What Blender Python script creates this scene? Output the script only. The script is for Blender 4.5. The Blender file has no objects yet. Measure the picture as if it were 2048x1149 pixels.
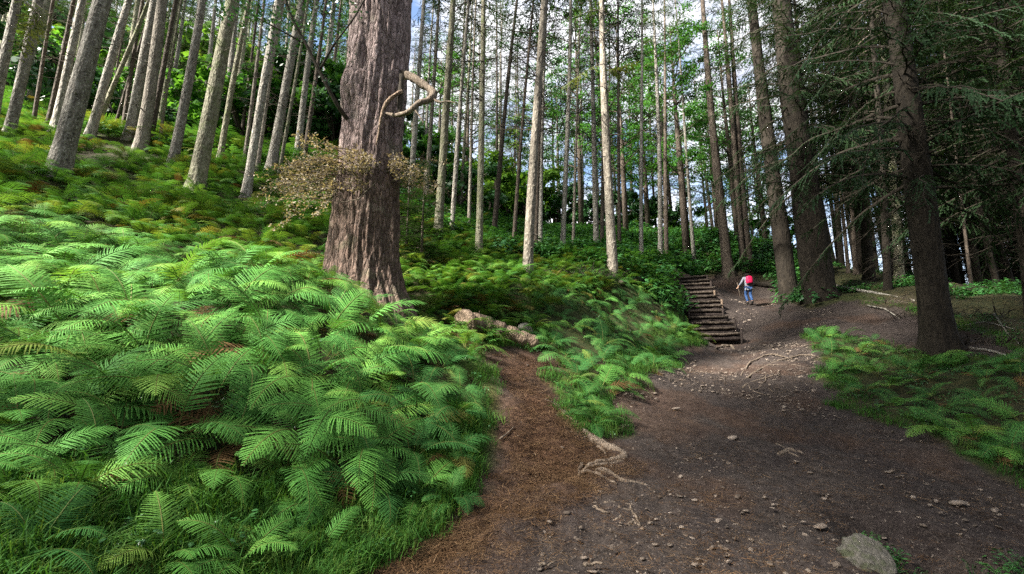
import bpy, math, random
import numpy as np
from mathutils import Vector, Matrix, Euler, Quaternion

# ------------------------------------------------------------------ camera, sky, sun, exposure
SC = bpy.context.scene
PITCH = math.radians(11.0); FPX = 910.0; EYE = 1.6
cam_d = bpy.data.cameras.new("camera"); cam = bpy.data.objects.new("camera", cam_d)
SC.collection.objects.link(cam); SC.camera = cam
cam_d.sensor_width = 36.0; cam_d.lens = 36.0 * FPX / 2048.0
cam_d.clip_start = 0.05; cam_d.clip_end = 3000
cam.location = (0, 0, EYE); cam.rotation_euler = (math.pi / 2 + PITCH, 0, 0)

SUN_AZ = math.radians(-118.0)      # where the sun stands, measured from +Y towards +X: left, a little behind the camera
SUN_EL = math.radians(42.0)
world = bpy.data.worlds.new("World"); SC.world = world; world.use_nodes = True
wn = world.node_tree.nodes; wl = world.node_tree.links; wn.clear()
wo = wn.new("ShaderNodeOutputWorld"); bg = wn.new("ShaderNodeBackground"); bg.inputs[1].default_value = 0.065
sky = wn.new("ShaderNodeTexSky"); sky.sky_type = 'NISHITA'; sky.sun_disc = False
sky.sun_elevation = SUN_EL; sky.sun_rotation = SUN_AZ
tc = wn.new("ShaderNodeTexCoord"); mp = wn.new("ShaderNodeMapping"); mp.inputs['Scale'].default_value = (1.6, 1.6, 3.2)
mp.inputs['Location'].default_value = (0.3, 0.2, 0.0)
nz = wn.new("ShaderNodeTexNoise"); nz.inputs['Scale'].default_value = 2.2; nz.inputs['Detail'].default_value = 6; nz.inputs['Roughness'].default_value = .6
rp = wn.new("ShaderNodeValToRGB"); rp.color_ramp.elements[0].position = .38; rp.color_ramp.elements[1].position = .52
cl = wn.new("ShaderNodeMix"); cl.data_type = 'RGBA'; nz2 = wn.new('ShaderNodeTexNoise'); nz2.inputs['Scale'].default_value = 5.0; nz2.inputs['Detail'].default_value = 5
rp2 = wn.new('ShaderNodeValToRGB'); rp2.color_ramp.elements[0].position = .3; rp2.color_ramp.elements[0].color = (.27, .275, .32, 1); rp2.color_ramp.elements[1].position = .68; rp2.color_ramp.elements[1].color = (.66, .66, .68, 1)
sc_ = wn.new('ShaderNodeVectorMath'); sc_.operation = 'SCALE'; sc_.inputs['Scale'].default_value = 8.2
wl.new(tc.outputs['Generated'], mp.inputs[0]); wl.new(mp.outputs[0], nz.inputs['Vector']); wl.new(nz.outputs[0], rp.inputs[0])
wl.new(mp.outputs[0], nz2.inputs['Vector']); wl.new(nz2.outputs[0], rp2.inputs[0]); wl.new(rp2.outputs[0], sc_.inputs[0]); wl.new(sc_.outputs[0], cl.inputs['B'])
wl.new(rp.outputs[0], cl.inputs['Factor']); wl.new(sky.outputs[0], cl.inputs['A']); wl.new(cl.outputs['Result'], bg.inputs[0]); wl.new(bg.outputs[0], wo.inputs[0])

sun_d = bpy.data.lights.new("sun", 'SUN'); sun = bpy.data.objects.new("sun", sun_d); SC.collection.objects.link(sun)
sun_d.energy = 5.0; sun_d.angle = math.radians(7); sun_d.color = (1.0, .95, .86)
SUND = Vector((math.sin(SUN_AZ) * math.cos(SUN_EL), math.cos(SUN_AZ) * math.cos(SUN_EL), math.sin(SUN_EL)))
sun.rotation_euler = SUND.to_track_quat('Z', 'Y').to_euler(); sun.location = SUND * 60

vs = SC.view_settings; vs.view_transform = 'Standard'; vs.look = 'None'; vs.gamma = 1; vs.use_curve_mapping = False
vs.exposure = 2.55
SC.cycles.use_denoising = False; SC.cycles.use_adaptive_sampling = False
SC.cycles.max_bounces = 8; SC.cycles.diffuse_bounces = 4; SC.cycles.glossy_bounces = 2; SC.cycles.transmission_bounces = 4
SC.cycles.sample_clamp_indirect = 6

# ------------------------------------------------------------------ helpers
rng = random.Random(7)
nr = np.random.default_rng(11)
COL = SC.collection
cp, sp = math.cos(PITCH), math.sin(PITCH)
def ray(px, py):
    dx = (px - 1024) / FPX; dy = (574 - py) / FPX
    return dx, cp - sp * dy, sp + cp * dy
def at(px, py, Y):
    a, b, c = ray(px, py); s = Y / b
    return Vector((a * s, Y, EYE + c * s))
def proj(p):
    y, z = p[1], p[2] - EYE
    d = y * cp + z * sp; u = -y * sp + z * cp
    return 1024 + FPX * p[0] / d, 574 - FPX * u / d

def hash2(i, j, s):
    h = (i.astype(np.int64) * 374761393 + j.astype(np.int64) * 668265263 + s * 974634777) & 0xffffffff
    h = ((h ^ (h >> 13)) * 1274126177) & 0xffffffff
    return ((h ^ (h >> 16)) & 0xffff) / 65535.0
def vnoise(x, y, s=0):
    x = np.asarray(x, float); y = np.asarray(y, float)
    i = np.floor(x); j = np.floor(y); u = x - i; v = y - j
    u = u * u * (3 - 2 * u); v = v * v * (3 - 2 * v)
    a = hash2(i, j, s); b = hash2(i + 1, j, s); c = hash2(i, j + 1, s); d = hash2(i + 1, j + 1, s)
    return (a * (1 - u) + b * u) * (1 - v) + (c * (1 - u) + d * u) * v - .5
def fbm(x, y, s=0, o=4):
    t = 0; a = 1.0
    for k in range(o):
        t = t + a * vnoise(np.asarray(x) * 2 ** k, np.asarray(y) * 2 ** k, s + k * 17); a *= .5
    return t

# ------------------------------------------------------------------ terrain: pixel + distance control points, smoothly interpolated
CTRL = [(1200,1149,4.05),(1700,1149,4.1),(1300,1000,5.2),(1400,900,6.6),(1420,800,9.0),(1440,690,16.2),(1520,610,21.5),(1385,553,23),
(1430,740,11.56),(1436,711,13.5),(1570,705,12.9),(1595,655,15.3),(1510,650,17.6),
(1380,545,25.5),(1430,478,33),(1540,500,29),(1330,500,27),
(1640,590,18.5),(1700,548,22),(1850,562,19),(1880,700,11),(2000,600,15),(2048,720,9.5),(2048,960,5.9),(1650,780,9.2),(1900,885,6.8),
(735,615,9.2),(0,1149,2.6),(0,900,3.6),(300,1000,3.6),(700,1149,3.9),(860,1060,4.5),(1000,920,5.8),(1010,780,7.3),(920,690,8.6),(1080,690,9.8),
(1200,850,7.2),(1230,700,10.8),(1340,720,13),(1055,560,13),(957,520,15.5),(1225,548,16.5),(1125,512,18),(876,470,16),(1283,532,20),(987,480,22),(1000,445,30),
(390,400,13),(110,370,11),(280,305,17),(10,280,14),(600,350,18),(640,305,24),(300,560,7),(300,470,9),(0,540,6),(0,420,8),(600,565,7.6),
(280,292,32),(0,262,30),(600,318,36),(850,400,40)]
WPTS = [(0,0,-.1),(-6,-5,0.2),(5,-5,-2.2),(0,-14,-3),(-14,-8,2.5),(14,-6,-2.5),(14,-14,-4),(-14,4,5),(-30,10,13),(30,20,3.2),(34,8,1.5),(30,36,1),(12,48,7),(20,60,0),(-5,60,20),(-30,60,28),(-50,40,30),(-50,0,18),(50,60,-5),(50,0,0),(45,-20,-5),(-45,-20,12),(0,-25,-5)]
_pts = np.array([tuple(at(*c)) for c in CTRL] + WPTS)
_n = len(_pts)
def _phi(r2): return np.sqrt(r2 + 2.56)
_A = np.zeros((_n + 3, _n + 3)); _A[:_n, :_n] = _phi(((_pts[:, None, :2] - _pts[None, :, :2]) ** 2).sum(-1)) - .02 * np.eye(_n)
_A[:_n, _n] = 1; _A[:_n, _n + 1:] = _pts[:, :2]; _A[_n:, :_n] = _A[:_n, _n:].T
_w = np.linalg.solve(_A, np.r_[_pts[:, 2], 0, 0, 0])
def g0(x, y):
    x = np.asarray(x, float); y = np.asarray(y, float); o = _w[_n] + _w[_n + 1] * x + _w[_n + 2] * y
    for i in range(_n): o = o + _w[i] * _phi((x - _pts[i, 0]) ** 2 + (y - _pts[i, 1]) ** 2)
    return o
_YS = np.concatenate([np.arange(1.5, 12, .02), np.arange(12, 60, .05)])
def hit(px, py, h=0.0):
    a, b, c = ray(px, py)
    z = EYE + c / b * _YS - h; gg = g0(a / b * _YS, _YS)
    k = np.nonzero(z < gg)[0]
    if len(k) == 0: return None
    return at(px, py, float(_YS[k[0]]))

# the flight of steps: bottom and top taken from the photograph
ST_B = hit(1433, 682); ST_T = at(1384, 556, 22.6)
NSTEP = 13
st_dir = Vector((ST_T.x - ST_B.x, ST_T.y - ST_B.y)); ST_LEN = st_dir.length; st_dir.normalize()
def stair_uv(x, y):
    dx = x - ST_B.x; dy = y - ST_B.y
    return dx * st_dir.x + dy * st_dir.y, dx * st_dir.y - dy * st_dir.x
def poly_sd(x, y, poly):
    """signed distance to a polygon in plan, negative inside"""
    x = np.asarray(x, float); y = np.asarray(y, float)
    d = np.full(x.shape, 1e9); ins = np.zeros(x.shape, bool); n = len(poly)
    for i in range(n):
        ax, ay = poly[i]; bx, by = poly[(i + 1) % n]
        ex, ey = bx - ax, by - ay; wx, wy = x - ax, y - ay
        t = np.clip((wx * ex + wy * ey) / (ex * ex + ey * ey + 1e-9), 0, 1)
        d = np.minimum(d, (wx - ex * t) ** 2 + (wy - ey * t) ** 2)
        c = ((ay > y) != (by > y)) & (x < (bx - ax) * (y - ay) / (by - ay + 1e-12) + ax)
        ins ^= c
    d = np.sqrt(d); return np.where(ins, -d, d)
def wpoly(pxs):
    out = []
    for p in pxs:
        v = hit(*p) if len(p) == 2 else at(*p)
        out.append((v.x, v.y))
    return out
BARE = wpoly([(700,1146),(800,1095),(870,1045),(950,960),(1000,920),(1005,800),(960,715),(990,695),(1085,705),(1120,722),(1085,760),(1165,850),(1245,858),(1212,800),(1300,742),(1365,690),(1400,690),(1390,640)]) \
     + [(ST_T.x - .7, ST_T.y - 1.5), (ST_T.x - 1.2, ST_T.y + .6)] + wpoly([(1420,549),(1470,552),(1545,560),(1565,600),(1610,618),(1700,600),(1830,640),(2040,690)]) \
     + wpoly([(2040,720),(1880,705),(1780,690),(1640,660),(1600,655),(1640,720),(1645,790),(1760,840),(1900,885),(2048,975)]) + [(7.5, 3.5), (7, -3), (5, -12), (-1.5, -12), (-1.2, 1.5)]
NEEDLE = wpoly([(780,1100),(1000,920),(1010,790),(960,715),(1080,700),(1120,725),(1085,765),(1165,850),(1200,900),(1160,960),(1000,1060),(880,1149)])
PIT = hit(1825, 1072); PIT2 = hit(1900, 1125)
RBX = [(a, b) for a, b in [(0, 0)]]
def gz(x, y):
    x = np.asarray(x, float); y = np.asarray(y, float)
    z = g0(x, y)
    far = np.clip((np.hypot(x, y) - 5) / 10, 0, 1)
    calm = np.clip(.6 + poly_sd(x, y, BARE) / 1.2, .25, 1)
    z = z + fbm(x * .55, y * .55, 3, 4) * (.16 + .25 * far) * calm + fbm(x * 3.1, y * 3.1, 9, 3) * .045
    # worn gully beside the long rock at the lower right
    for c, r, dep in ((PIT, .50, .30), (PIT2, .55, .25)):
        z = z - dep * np.exp(-(((x - c.x) * .8 - (y - c.y) * .6) ** 2 / (r * 1.3) ** 2 + ((x - c.x) * .6 + (y - c.y) * .8) ** 2 / (r * .85) ** 2) ** 3)
    # ramp under the steps
    u, v = stair_uv(x, y)
    t = np.clip(u / ST_LEN, 0, 1); ramp = ST_B.z + (ST_T.z - ST_B.z) * t - .20
    wgt = np.clip(1 - (np.abs(v) - .75) / .5, 0, 1) * np.clip((u + .4) / .4, 0, 1) * np.clip((ST_LEN + .5 - u) / .5, 0, 1)
    return z * (1 - wgt) + ramp * wgt
def gz1(x, y): return float(gz(np.array([x]), np.array([y]))[0])
def on_ground(px, py):
    v = hit(px, py); v.z = gz1(v.x, v.y); return v

# ------------------------------------------------------------------ objects
def new_obj(name, data, parent=None):
    o = bpy.data.objects.new(name, data); COL.objects.link(o)
    if parent is not None: o.parent = parent
    return o
def mesh(name, V, Fc, mat, smooth=True, mats=None, mi=None):
    m = bpy.data.meshes.new(name); m.from_pydata([tuple(v) for v in V], [], Fc)
    if mats:
        for a in mats: m.materials.append(a)
        m.polygons.foreach_set('material_index', np.array(mi, dtype=np.int32))
    elif mat: m.materials.append(mat)
    m.polygons.foreach_set('use_smooth', np.full(len(m.polygons), smooth))
    m.update(); return m
def tag(o, label, cat, group=None):
    o['label'] = label; o['category'] = cat
    if group: o['group'] = group
    return o
def empty(name, loc, quat=None, scale=None):
    o = bpy.data.objects.new(name, None); COL.objects.link(o); o.empty_display_size = .2; o.location = loc
    if quat is not None: o.rotation_mode = 'QUATERNION'; o.rotation_quaternion = quat
    if scale is not None: o.scale = scale
    return o
class MB:
    def __init__(s): s.V = []; s.F = []; s.M = []
    def tube(s, P, R, n=6, mi=0, cap=True, rough=0, rnd=None):
        P = [Vector(p) for p in P]; b0 = len(s.V); up = Vector((0.13, .31, 1)).normalized(); prev = None
        for i, p in enumerate(P):
            t = (P[min(i + 1, len(P) - 1)] - P[max(i - 1, 0)]).normalized()
            if prev is None:
                a = t.cross(up)
                if a.length < .1: a = t.cross(Vector((1, 0, 0)))
            else: a = prev - t * prev.dot(t)
            a.normalize(); prev = a; b = t.cross(a); r = R[i] if hasattr(R, '__len__') else R
            for k in range(n):
                th = 2 * math.pi * k / n; q = r
                if rough: q = r * (1 + rough * (rnd or rng).uniform(-1, 1))
                s.V.append(p + a * (math.cos(th) * q) + b * (math.sin(th) * q))
        for i in range(len(P) - 1):
            for k in range(n):
                A = b0 + i * n + k; B = b0 + i * n + (k + 1) % n
                s.F.append((A, B, B + n, A + n)); s.M.append(mi)
        if cap:
            s.F.append(tuple(b0 + k for k in range(n))[::-1]); s.M.append(mi)
            e = b0 + (len(P) - 1) * n; s.F.append(tuple(e + k for k in range(n))); s.M.append(mi)
    def tri(s, a, b, c, mi=0):
        i = len(s.V); s.V += [a, b, c]; s.F.append((i, i + 1, i + 2)); s.M.append(mi)
    def quad(s, a, b, c, d, mi=0):
        i = len(s.V); s.V += [a, b, c, d]; s.F.append((i, i + 1, i + 2, i + 3)); s.M.append(mi)
    def add(s, V, Fc, mat4=None, mi=0):
        i = len(s.V)
        s.V += [mat4 @ Vector(v) for v in V] if mat4 is not None else [Vector(v) for v in V]
        for f in Fc: s.F.append(tuple(k + i for k in f)); s.M.append(mi)
    def build(s, name, mats, smooth=True):
        if not isinstance(mats, (list, tuple)): mats = [mats]
        return mesh(name, s.V, s.F, None, smooth, mats, s.M)

# ------------------------------------------------------------------ materials
def nodes(name):
    m = bpy.data.materials.new(name); m.use_nodes = True; nt = m.node_tree; nt.nodes.clear()
    o = nt.nodes.new("ShaderNodeOutputMaterial"); p = nt.nodes.new("ShaderNodeBsdfPrincipled"); nt.links.new(p.outputs[0], o.inputs[0])
    p.inputs['Roughness'].default_value = .85; p.inputs['Specular IOR Level'].default_value = .25
    return m, nt, p, o
def N(nt, t, **kw):
    n = nt.nodes.new(t)
    for k, v in kw.items():
        if k in n.inputs: n.inputs[k].default_value = v
        else: setattr(n, k, v)
    return n
def ramp(nt, src, stops):
    r = nt.nodes.new("ShaderNodeValToRGB"); e = r.color_ramp.elements
    while len(e) < len(stops): e.new(.5)
    for i, (p, c) in enumerate(stops): e[i].position = p; e[i].color = (*c, 1) if len(c) == 3 else c
    nt.links.new(src, r.inputs[0]); return r.outputs[0]
def mix(nt, f, a, b, mode='MIX'):
    m = nt.nodes.new("ShaderNodeMix"); m.data_type = 'RGBA'; m.blend_type = mode
    for s, v in ((m.inputs['Factor'], f), (m.inputs['A'], a), (m.inputs['B'], b)):
        if isinstance(v, (int, float)): s.default_value = v
        elif isinstance(v, tuple): s.default_value = (*v, 1) if len(v) == 3 else v
        else: nt.links.new(v, s)
    return m.outputs['Result']
def coords(nt, kind='Object', scale=(1, 1, 1)):
    t = nt.nodes.new("ShaderNodeTexCoord"); m = nt.nodes.new("ShaderNodeMapping"); m.inputs['Scale'].default_value = scale
    nt.links.new(t.outputs[kind], m.inputs[0]); return m.outputs[0]
def noise(nt, vec, scale, detail=5, rough=.55):
    n = N(nt, "ShaderNodeTexNoise", Scale=scale, Detail=detail, Roughness=rough); nt.links.new(vec, n.inputs['Vector']); return n.outputs['Fac']
def voro(nt, vec, scale, feature='F1'):
    n = nt.nodes.new("ShaderNodeTexVoronoi"); n.feature = feature; n.inputs['Scale'].default_value = scale; nt.links.new(vec, n.inputs['Vector']); return n.outputs['Distance']
def bump(nt, p, h, strength=.6, dist=.02):
    b = N(nt, "ShaderNodeBump", Strength=strength, Distance=dist); nt.links.new(h, b.inputs['Height']); nt.links.new(b.outputs[0], p.inputs['Normal'])
def orand(nt):
    return nt.nodes.new("ShaderNodeObjectInfo").outputs['Random']

def bark(name, c_dark, c_mid, c_light, stretch=.35, speck=1.0, moss=None, bs=.8, fine=1.0):
    m, nt, p, o = nodes(name)
    v = coords(nt, 'Object', (1, 1, stretch)); v1 = coords(nt, 'Object', (1, 1, 1))
    n1 = noise(nt, v, 9 * fine, 8, .7); n2 = noise(nt, v, 2.2, 4); fl = voro(nt, v, 16 * fine); sp_ = noise(nt, v1, 17 * fine, 4, .7)
    c = ramp(nt, n1, [(.30, c_dark), (.50, c_mid), (.68, c_light)])
    c = mix(nt, ramp(nt, n2, [(.35, (0, 0, 0)), (.65, (.55, .55, .55))]), c, tuple(x * .62 for x in c_mid))
    if speck: c = mix(nt, ramp(nt, sp_, [(.54, (0, 0, 0)), (.64, (speck * .7,) * 3)]), c, tuple(min(1, x * 1.35 + .03) for x in c_light))
    dk = voro(nt, v1, 7 * fine)
    kn = N(nt, 'ShaderNodeMath', operation='MULTIPLY_ADD'); kn.inputs[1].default_value = .55; nt.links.new(noise(nt, v1, 4.5, 3), kn.inputs[0]); nt.links.new(dk, kn.inputs[2])
    c = mix(nt, ramp(nt, kn.outputs[0], [(.36, (.8,) * 3), (.50, (0, 0, 0))]), c, tuple(x * .3 for x in c_dark))
    if moss:
        mz = noise(nt, v1, 1.6, 5, .65); c = mix(nt, ramp(nt, mz, [(.5, (0, 0, 0)), (.66, (.75,) * 3)]), c, moss)
    hs = nt.nodes.new("ShaderNodeHueSaturation"); mr = N(nt, "ShaderNodeMapRange"); mr.inputs['To Min'].default_value = .75; mr.inputs['To Max'].default_value = 1.25
    nt.links.new(orand(nt), mr.inputs['Value']); nt.links.new(mr.outputs[0], hs.inputs['Value']); nt.links.new(c, hs.inputs['Color'])
    nt.links.new(hs.outputs[0], p.inputs['Base Color'])
    mth = N(nt, "ShaderNodeMath", operation='ADD'); nt.links.new(n1, mth.inputs[0]); nt.links.new(fl, mth.inputs[1])
    bump(nt, p, mth.outputs[0], bs, .03); p.inputs['Roughness'].default_value = .92
    return m
def leaf(name, stops, trans=.35, rough=.7, yellow=1.25, spec=.12):
    m, nt, p, o = nodes(name)
    c = ramp(nt, orand(nt), stops)
    v = coords(nt, 'Object'); nz_ = noise(nt, v, 6, 2)
    c = mix(nt, ramp(nt, nz_, [(.3, (.6,) * 3), (.7, (0, 0, 0))]), c, mix(nt, .5, c, (.02, .03, .012)))
    nt.links.new(c, p.inputs['Base Color']); p.inputs['Roughness'].default_value = rough; p.inputs['Specular IOR Level'].default_value = spec
    t = nt.nodes.new("ShaderNodeBsdfTranslucent"); tcol = mix(nt, 1.0, c, (yellow, 1.1, .55), 'MULTIPLY'); nt.links.new(tcol, t.inputs[0])
    x = nt.nodes.new("ShaderNodeMixShader"); x.inputs[0].default_value = trans
    nt.links.new(p.outputs[0], x.inputs[1]); nt.links.new(t.outputs[0], x.inputs[2]); nt.links.new(x.outputs[0], o.inputs[0])
    return m
M = {}
M['bark_grey'] = bark('bark_grey', (.05, .043, .036), (.19, .172, .145), (.37, .355, .31))
M['bark_pale'] = bark('bark_pale', (.065, .054, .042), (.18, .155, .125), (.34, .31, .25), speck=.7)
M['bark_brown'] = bark('bark_brown', (.026, .019, .015), (.075, .058, .044), (.15, .122, .095), speck=.5)
M['bark_moss'] = bark('bark_moss', (.05, .044, .03), (.165, .152, .105), (.32, .31, .225), moss=(.11, .14, .045), speck=.8)
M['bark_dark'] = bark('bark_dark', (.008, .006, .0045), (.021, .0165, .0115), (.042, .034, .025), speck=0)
M['bark_big'] = bark('bark_big', (.05, .03, .025), (.22, .16, .14), (.42, .34, .315), stretch=.28, speck=.5, bs=1.0, fine=1.5)
M['dead_wood'] = bark('dead_wood', (.05, .036, .026), (.155, .12, .09), (.30, .245, .19), stretch=.3, speck=.2, bs=.5, fine=2)
M['log_wood'] = bark('log_wood', (.06, .04, .03), (.22, .155, .11), (.42, .32, .23), stretch=.6, speck=.3, bs=.8, fine=2)
M['log_pale'] = bark('log_pale', (.05, .032, .021), (.20, .143, .10), (.36, .28, .205), stretch=.6, speck=.3, bs=.8, fine=2)
M['step_wood'] = bark('step_wood', (.014, .010, .008), (.038, .028, .024), (.085, .066, .058), stretch=1, speck=.2, bs=.6, fine=2)
M['root'] = bark('root', (.05, .036, .027), (.17, .13, .097), (.32, .26, .20), stretch=1, speck=.2, bs=.5, fine=3)
M['twig_dark'] = bark('twig_dark', (.02, .016, .012), (.042, .034, .025), (.075, .062, .045), speck=0, bs=.2, fine=3)
# giant bark: broken plates, browner and darker towards the foot, greyer and pinker higher up
m, nt, p, o = nodes('bark_giant'); M['bark_big'] = m
v = coords(nt, 'Object', (1, 1, .30)); v1 = coords(nt, 'Object')
ds = N(nt, "ShaderNodeVectorMath", operation='MULTIPLY_ADD'); nzc = nt.nodes.new("ShaderNodeTexNoise"); nzc.inputs['Scale'].default_value = 7; nzc.inputs['Detail'].default_value = 5; nt.links.new(v, nzc.inputs['Vector'])
nt.links.new(nzc.outputs['Color'], ds.inputs[0]); ds.inputs[1].default_value = (.16, .16, .16); nt.links.new(v, ds.inputs[2])
ve = nt.nodes.new("ShaderNodeTexVoronoi"); ve.feature = 'DISTANCE_TO_EDGE'; ve.inputs['Scale'].default_value = 11; nt.links.new(ds.outputs[0], ve.inputs['Vector'])
vc = nt.nodes.new("ShaderNodeTexVoronoi"); vc.inputs['Scale'].default_value = 11; nt.links.new(ds.outputs[0], vc.inputs['Vector'])
n1 = noise(nt, v, 24, 8, .75); n2 = noise(nt, v1, 1.7, 5, .6); n3 = noise(nt, v1, 40, 4, .7)
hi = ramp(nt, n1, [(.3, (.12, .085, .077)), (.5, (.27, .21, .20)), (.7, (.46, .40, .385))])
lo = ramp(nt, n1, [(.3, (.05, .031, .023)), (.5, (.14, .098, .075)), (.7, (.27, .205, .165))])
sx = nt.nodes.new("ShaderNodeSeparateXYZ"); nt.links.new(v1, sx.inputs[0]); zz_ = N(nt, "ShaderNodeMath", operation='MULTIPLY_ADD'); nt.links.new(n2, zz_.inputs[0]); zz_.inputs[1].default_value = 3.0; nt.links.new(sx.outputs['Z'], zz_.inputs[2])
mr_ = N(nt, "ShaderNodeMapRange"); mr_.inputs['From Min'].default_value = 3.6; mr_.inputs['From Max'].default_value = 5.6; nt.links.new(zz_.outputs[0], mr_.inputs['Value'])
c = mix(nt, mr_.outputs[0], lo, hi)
sc1 = nt.nodes.new("ShaderNodeSeparateColor"); nt.links.new(vc.outputs['Color'], sc1.inputs[0])
c = mix(nt, 1.0, c, ramp(nt, sc1.outputs[0], [(0, (.62, .60, .60)), (1, (1.25, 1.2, 1.2))]), 'MULTIPLY')
c = mix(nt, ramp(nt, ve.outputs['Distance'], [(.0, (.85,) * 3), (.09, (0, 0, 0))]), c, (.03, .019, .014))
c = mix(nt, ramp(nt, n2, [(.58, (0, 0, 0)), (.72, (.5,) * 3)]), c, (.13, .135, .075))
c = mix(nt, ramp(nt, n3, [(.60, (0, 0, 0)), (.68, (.6,) * 3)]), c, (.42, .39, .36))
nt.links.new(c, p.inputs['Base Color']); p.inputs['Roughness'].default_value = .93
hm = N(nt, "ShaderNodeMath", operation='MINIMUM'); nt.links.new(ve.outputs['Distance'], hm.inputs[0]); hm.inputs[1].default_value = .22
ha = N(nt, "ShaderNodeMath", operation='MULTIPLY_ADD'); nt.links.new(n1, ha.inputs[0]); ha.inputs[1].default_value = .25; nt.links.new(hm.outputs[0], ha.inputs[2]); bump(nt, p, ha.outputs[0], 1.0, .11)
G = lambda *s: list(s)
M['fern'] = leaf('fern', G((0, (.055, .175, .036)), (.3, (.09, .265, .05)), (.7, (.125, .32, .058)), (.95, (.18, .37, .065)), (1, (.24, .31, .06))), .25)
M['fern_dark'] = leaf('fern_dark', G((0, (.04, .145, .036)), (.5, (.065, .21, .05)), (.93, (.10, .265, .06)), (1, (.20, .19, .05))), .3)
M['fern_mid'] = leaf('fern_mid', G((0, (.045, .15, .026)), (.45, (.075, .215, .034)), (.8, (.115, .25, .036)), (.95, (.17, .23, .04)), (1, (.17, .14, .035))), .35)
M['fern_dead'] = leaf('fern_dead', G((0, (.10, .05, .022)), (1, (.22, .13, .055))), .2, .8)
M['stem'] = leaf('stem', G((0, (.09, .11, .03)), (1, (.15, .15, .04))), .1)
M['needle'] = leaf('needle', G((0, (.022, .058, .022)), (.6, (.035, .085, .028)), (1, (.06, .12, .03))), .3, .6)
M['needle_dark'] = leaf('needle_dark', G((0, (.014, .036, .015)), (1, (.03, .062, .022))), .25, .6)
M['needle_lit'] = leaf('needle_lit', G((0, (.075, .11, .03)), (1, (.13, .165, .045))), .4, .6)  # paler copy of the needles with sunlight put into the colour
M['beech'] = leaf('beech', G((0, (.04, .15, .022)), (.5, (.07, .22, .03)), (1, (.14, .31, .04))), .45)
M['beech_yellow'] = leaf('beech_yellow', G((0, (.10, .24, .035)), (1, (.24, .34, .06))), .45)
M['bush'] = leaf('bush', G((0, (.02, .085, .022)), (.6, (.036, .135, .032)), (1, (.065, .185, .036))), .25, .4, spec=.5)
M['cover'] = leaf('cover', G((0, (.03, .13, .034)), (.5, (.055, .195, .045)), (1, (.10, .27, .055))), .3, .45, spec=.4)
M['grass'] = leaf('grass', G((0, (.035, .12, .02)), (.6, (.065, .19, .03)), (1, (.14, .24, .05))), .35)
M['dead_leaf'] = leaf('dead_leaf', G((0, (.28, .235, .17)), (.6, (.42, .36, .275)), (1, (.55, .49, .39))), .25, .8)
M['litter'] = leaf('litter', G((0, (.07, .038, .02)), (.6, (.16, .085, .042)), (1, (.28, .18, .10))), .05, .9)
def stone_mat(name, a, b, c, moss=None):
    m, nt, p, o = nodes(name); v = coords(nt, 'Object'); n1 = noise(nt, v, 7, 8, .65); n2 = noise(nt, v, 45, 3)
    col = ramp(nt, n1, [(.3, a), (.5, b), (.7, c)])
    col = mix(nt, ramp(nt, n2, [(.45, (.5,) * 3), (.55, (0, 0, 0))]), col, tuple(x * .7 for x in b))
    if moss: col = mix(nt, ramp(nt, noise(nt, v, 3.2, 5), [(.47, (0, 0, 0)), (.62, (.7,) * 3)]), col, moss)
    col = mix(nt, 1.0, col, ramp(nt, orand(nt), [(0, (.6, .57, .55)), (.5, (1.15, 1.12, 1.08)), (1, (1.7, 1.68, 1.65))]), 'MULTIPLY')
    nt.links.new(col, p.inputs['Base Color']); bump(nt, p, n1, .8, .03); return m
M['stone'] = stone_mat('stone', (.12, .095, .078), (.22, .18, .15), (.36, .31, .265))
M['rock'] = stone_mat('rock', (.045, .043, .038), (.10, .096, .084), (.19, .18, .165), moss=(.05, .062, .03))

# ground: one material, masks stored on the mesh say where bare path, needle litter and mossy floor lie
m, nt, p, o = nodes('forest_floor'); M['ground'] = m
v = coords(nt, 'Object')
at_b = N(nt, "ShaderNodeAttribute", attribute_name='bare'); at_n = N(nt, "ShaderNodeAttribute", attribute_name='needle'); at_m = N(nt, "ShaderNodeAttribute", attribute_name='mossy')
nA = noise(nt, v, 1.1, 6, .6); nB = noise(nt, v, 9, 8, .7); nC = noise(nt, v, 42, 6, .75); nD = voro(nt, v, 70)
dirt = ramp(nt, nB, [(.28, (.017, .0125, .0105)), (.48, (.046, .035, .030)), (.72, (.088, .070, .060))])
dirt = mix(nt, ramp(nt, nA, [(.38, (.0,) * 3), (.62, (.8,) * 3)]), dirt, mix(nt, 1.0, dirt, (.62, .60, .66), 'MULTIPLY'))
dirt = mix(nt, ramp(nt, nC, [(.52, (0, 0, 0)), (.66, (.5,) * 3)]), dirt, (.16, .13, .108))
vp = nt.nodes.new('ShaderNodeTexVoronoi'); vp.inputs['Scale'].default_value = 34; nt.links.new(v, vp.inputs['Vector']); vs_ = nt.nodes.new('ShaderNodeSeparateColor'); nt.links.new(vp.outputs['Color'], vs_.inputs[0])
pk = N(nt, 'ShaderNodeMath', operation='MULTIPLY'); nt.links.new(ramp(nt, vp.outputs['Distance'], [(.20, (1, 1, 1)), (.32, (0, 0, 0))]), pk.inputs[0]); nt.links.new(ramp(nt, vs_.outputs[0], [(.70, (0, 0, 0)), (.85, (.8,) * 3)]), pk.inputs[1])
dirt = mix(nt, pk.outputs[0], dirt, (.20, .165, .14))
need = ramp(nt, nC, [(.30, (.026, .014, .008)), (.48, (.095, .048, .026)), (.60, (.17, .09, .047)), (.75, (.27, .165, .09))])
need = mix(nt, ramp(nt, nB, [(.35, (.75,) * 3), (.6, (0, 0, 0))]), need, mix(nt, 1.0, need, (.5, .45, .42), 'MULTIPLY'))
floor_ = ramp(nt, nB, [(.3, (.012, .012, .006)), (.5, (.035, .032, .014)), (.7, (.075, .05, .022))])
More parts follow.
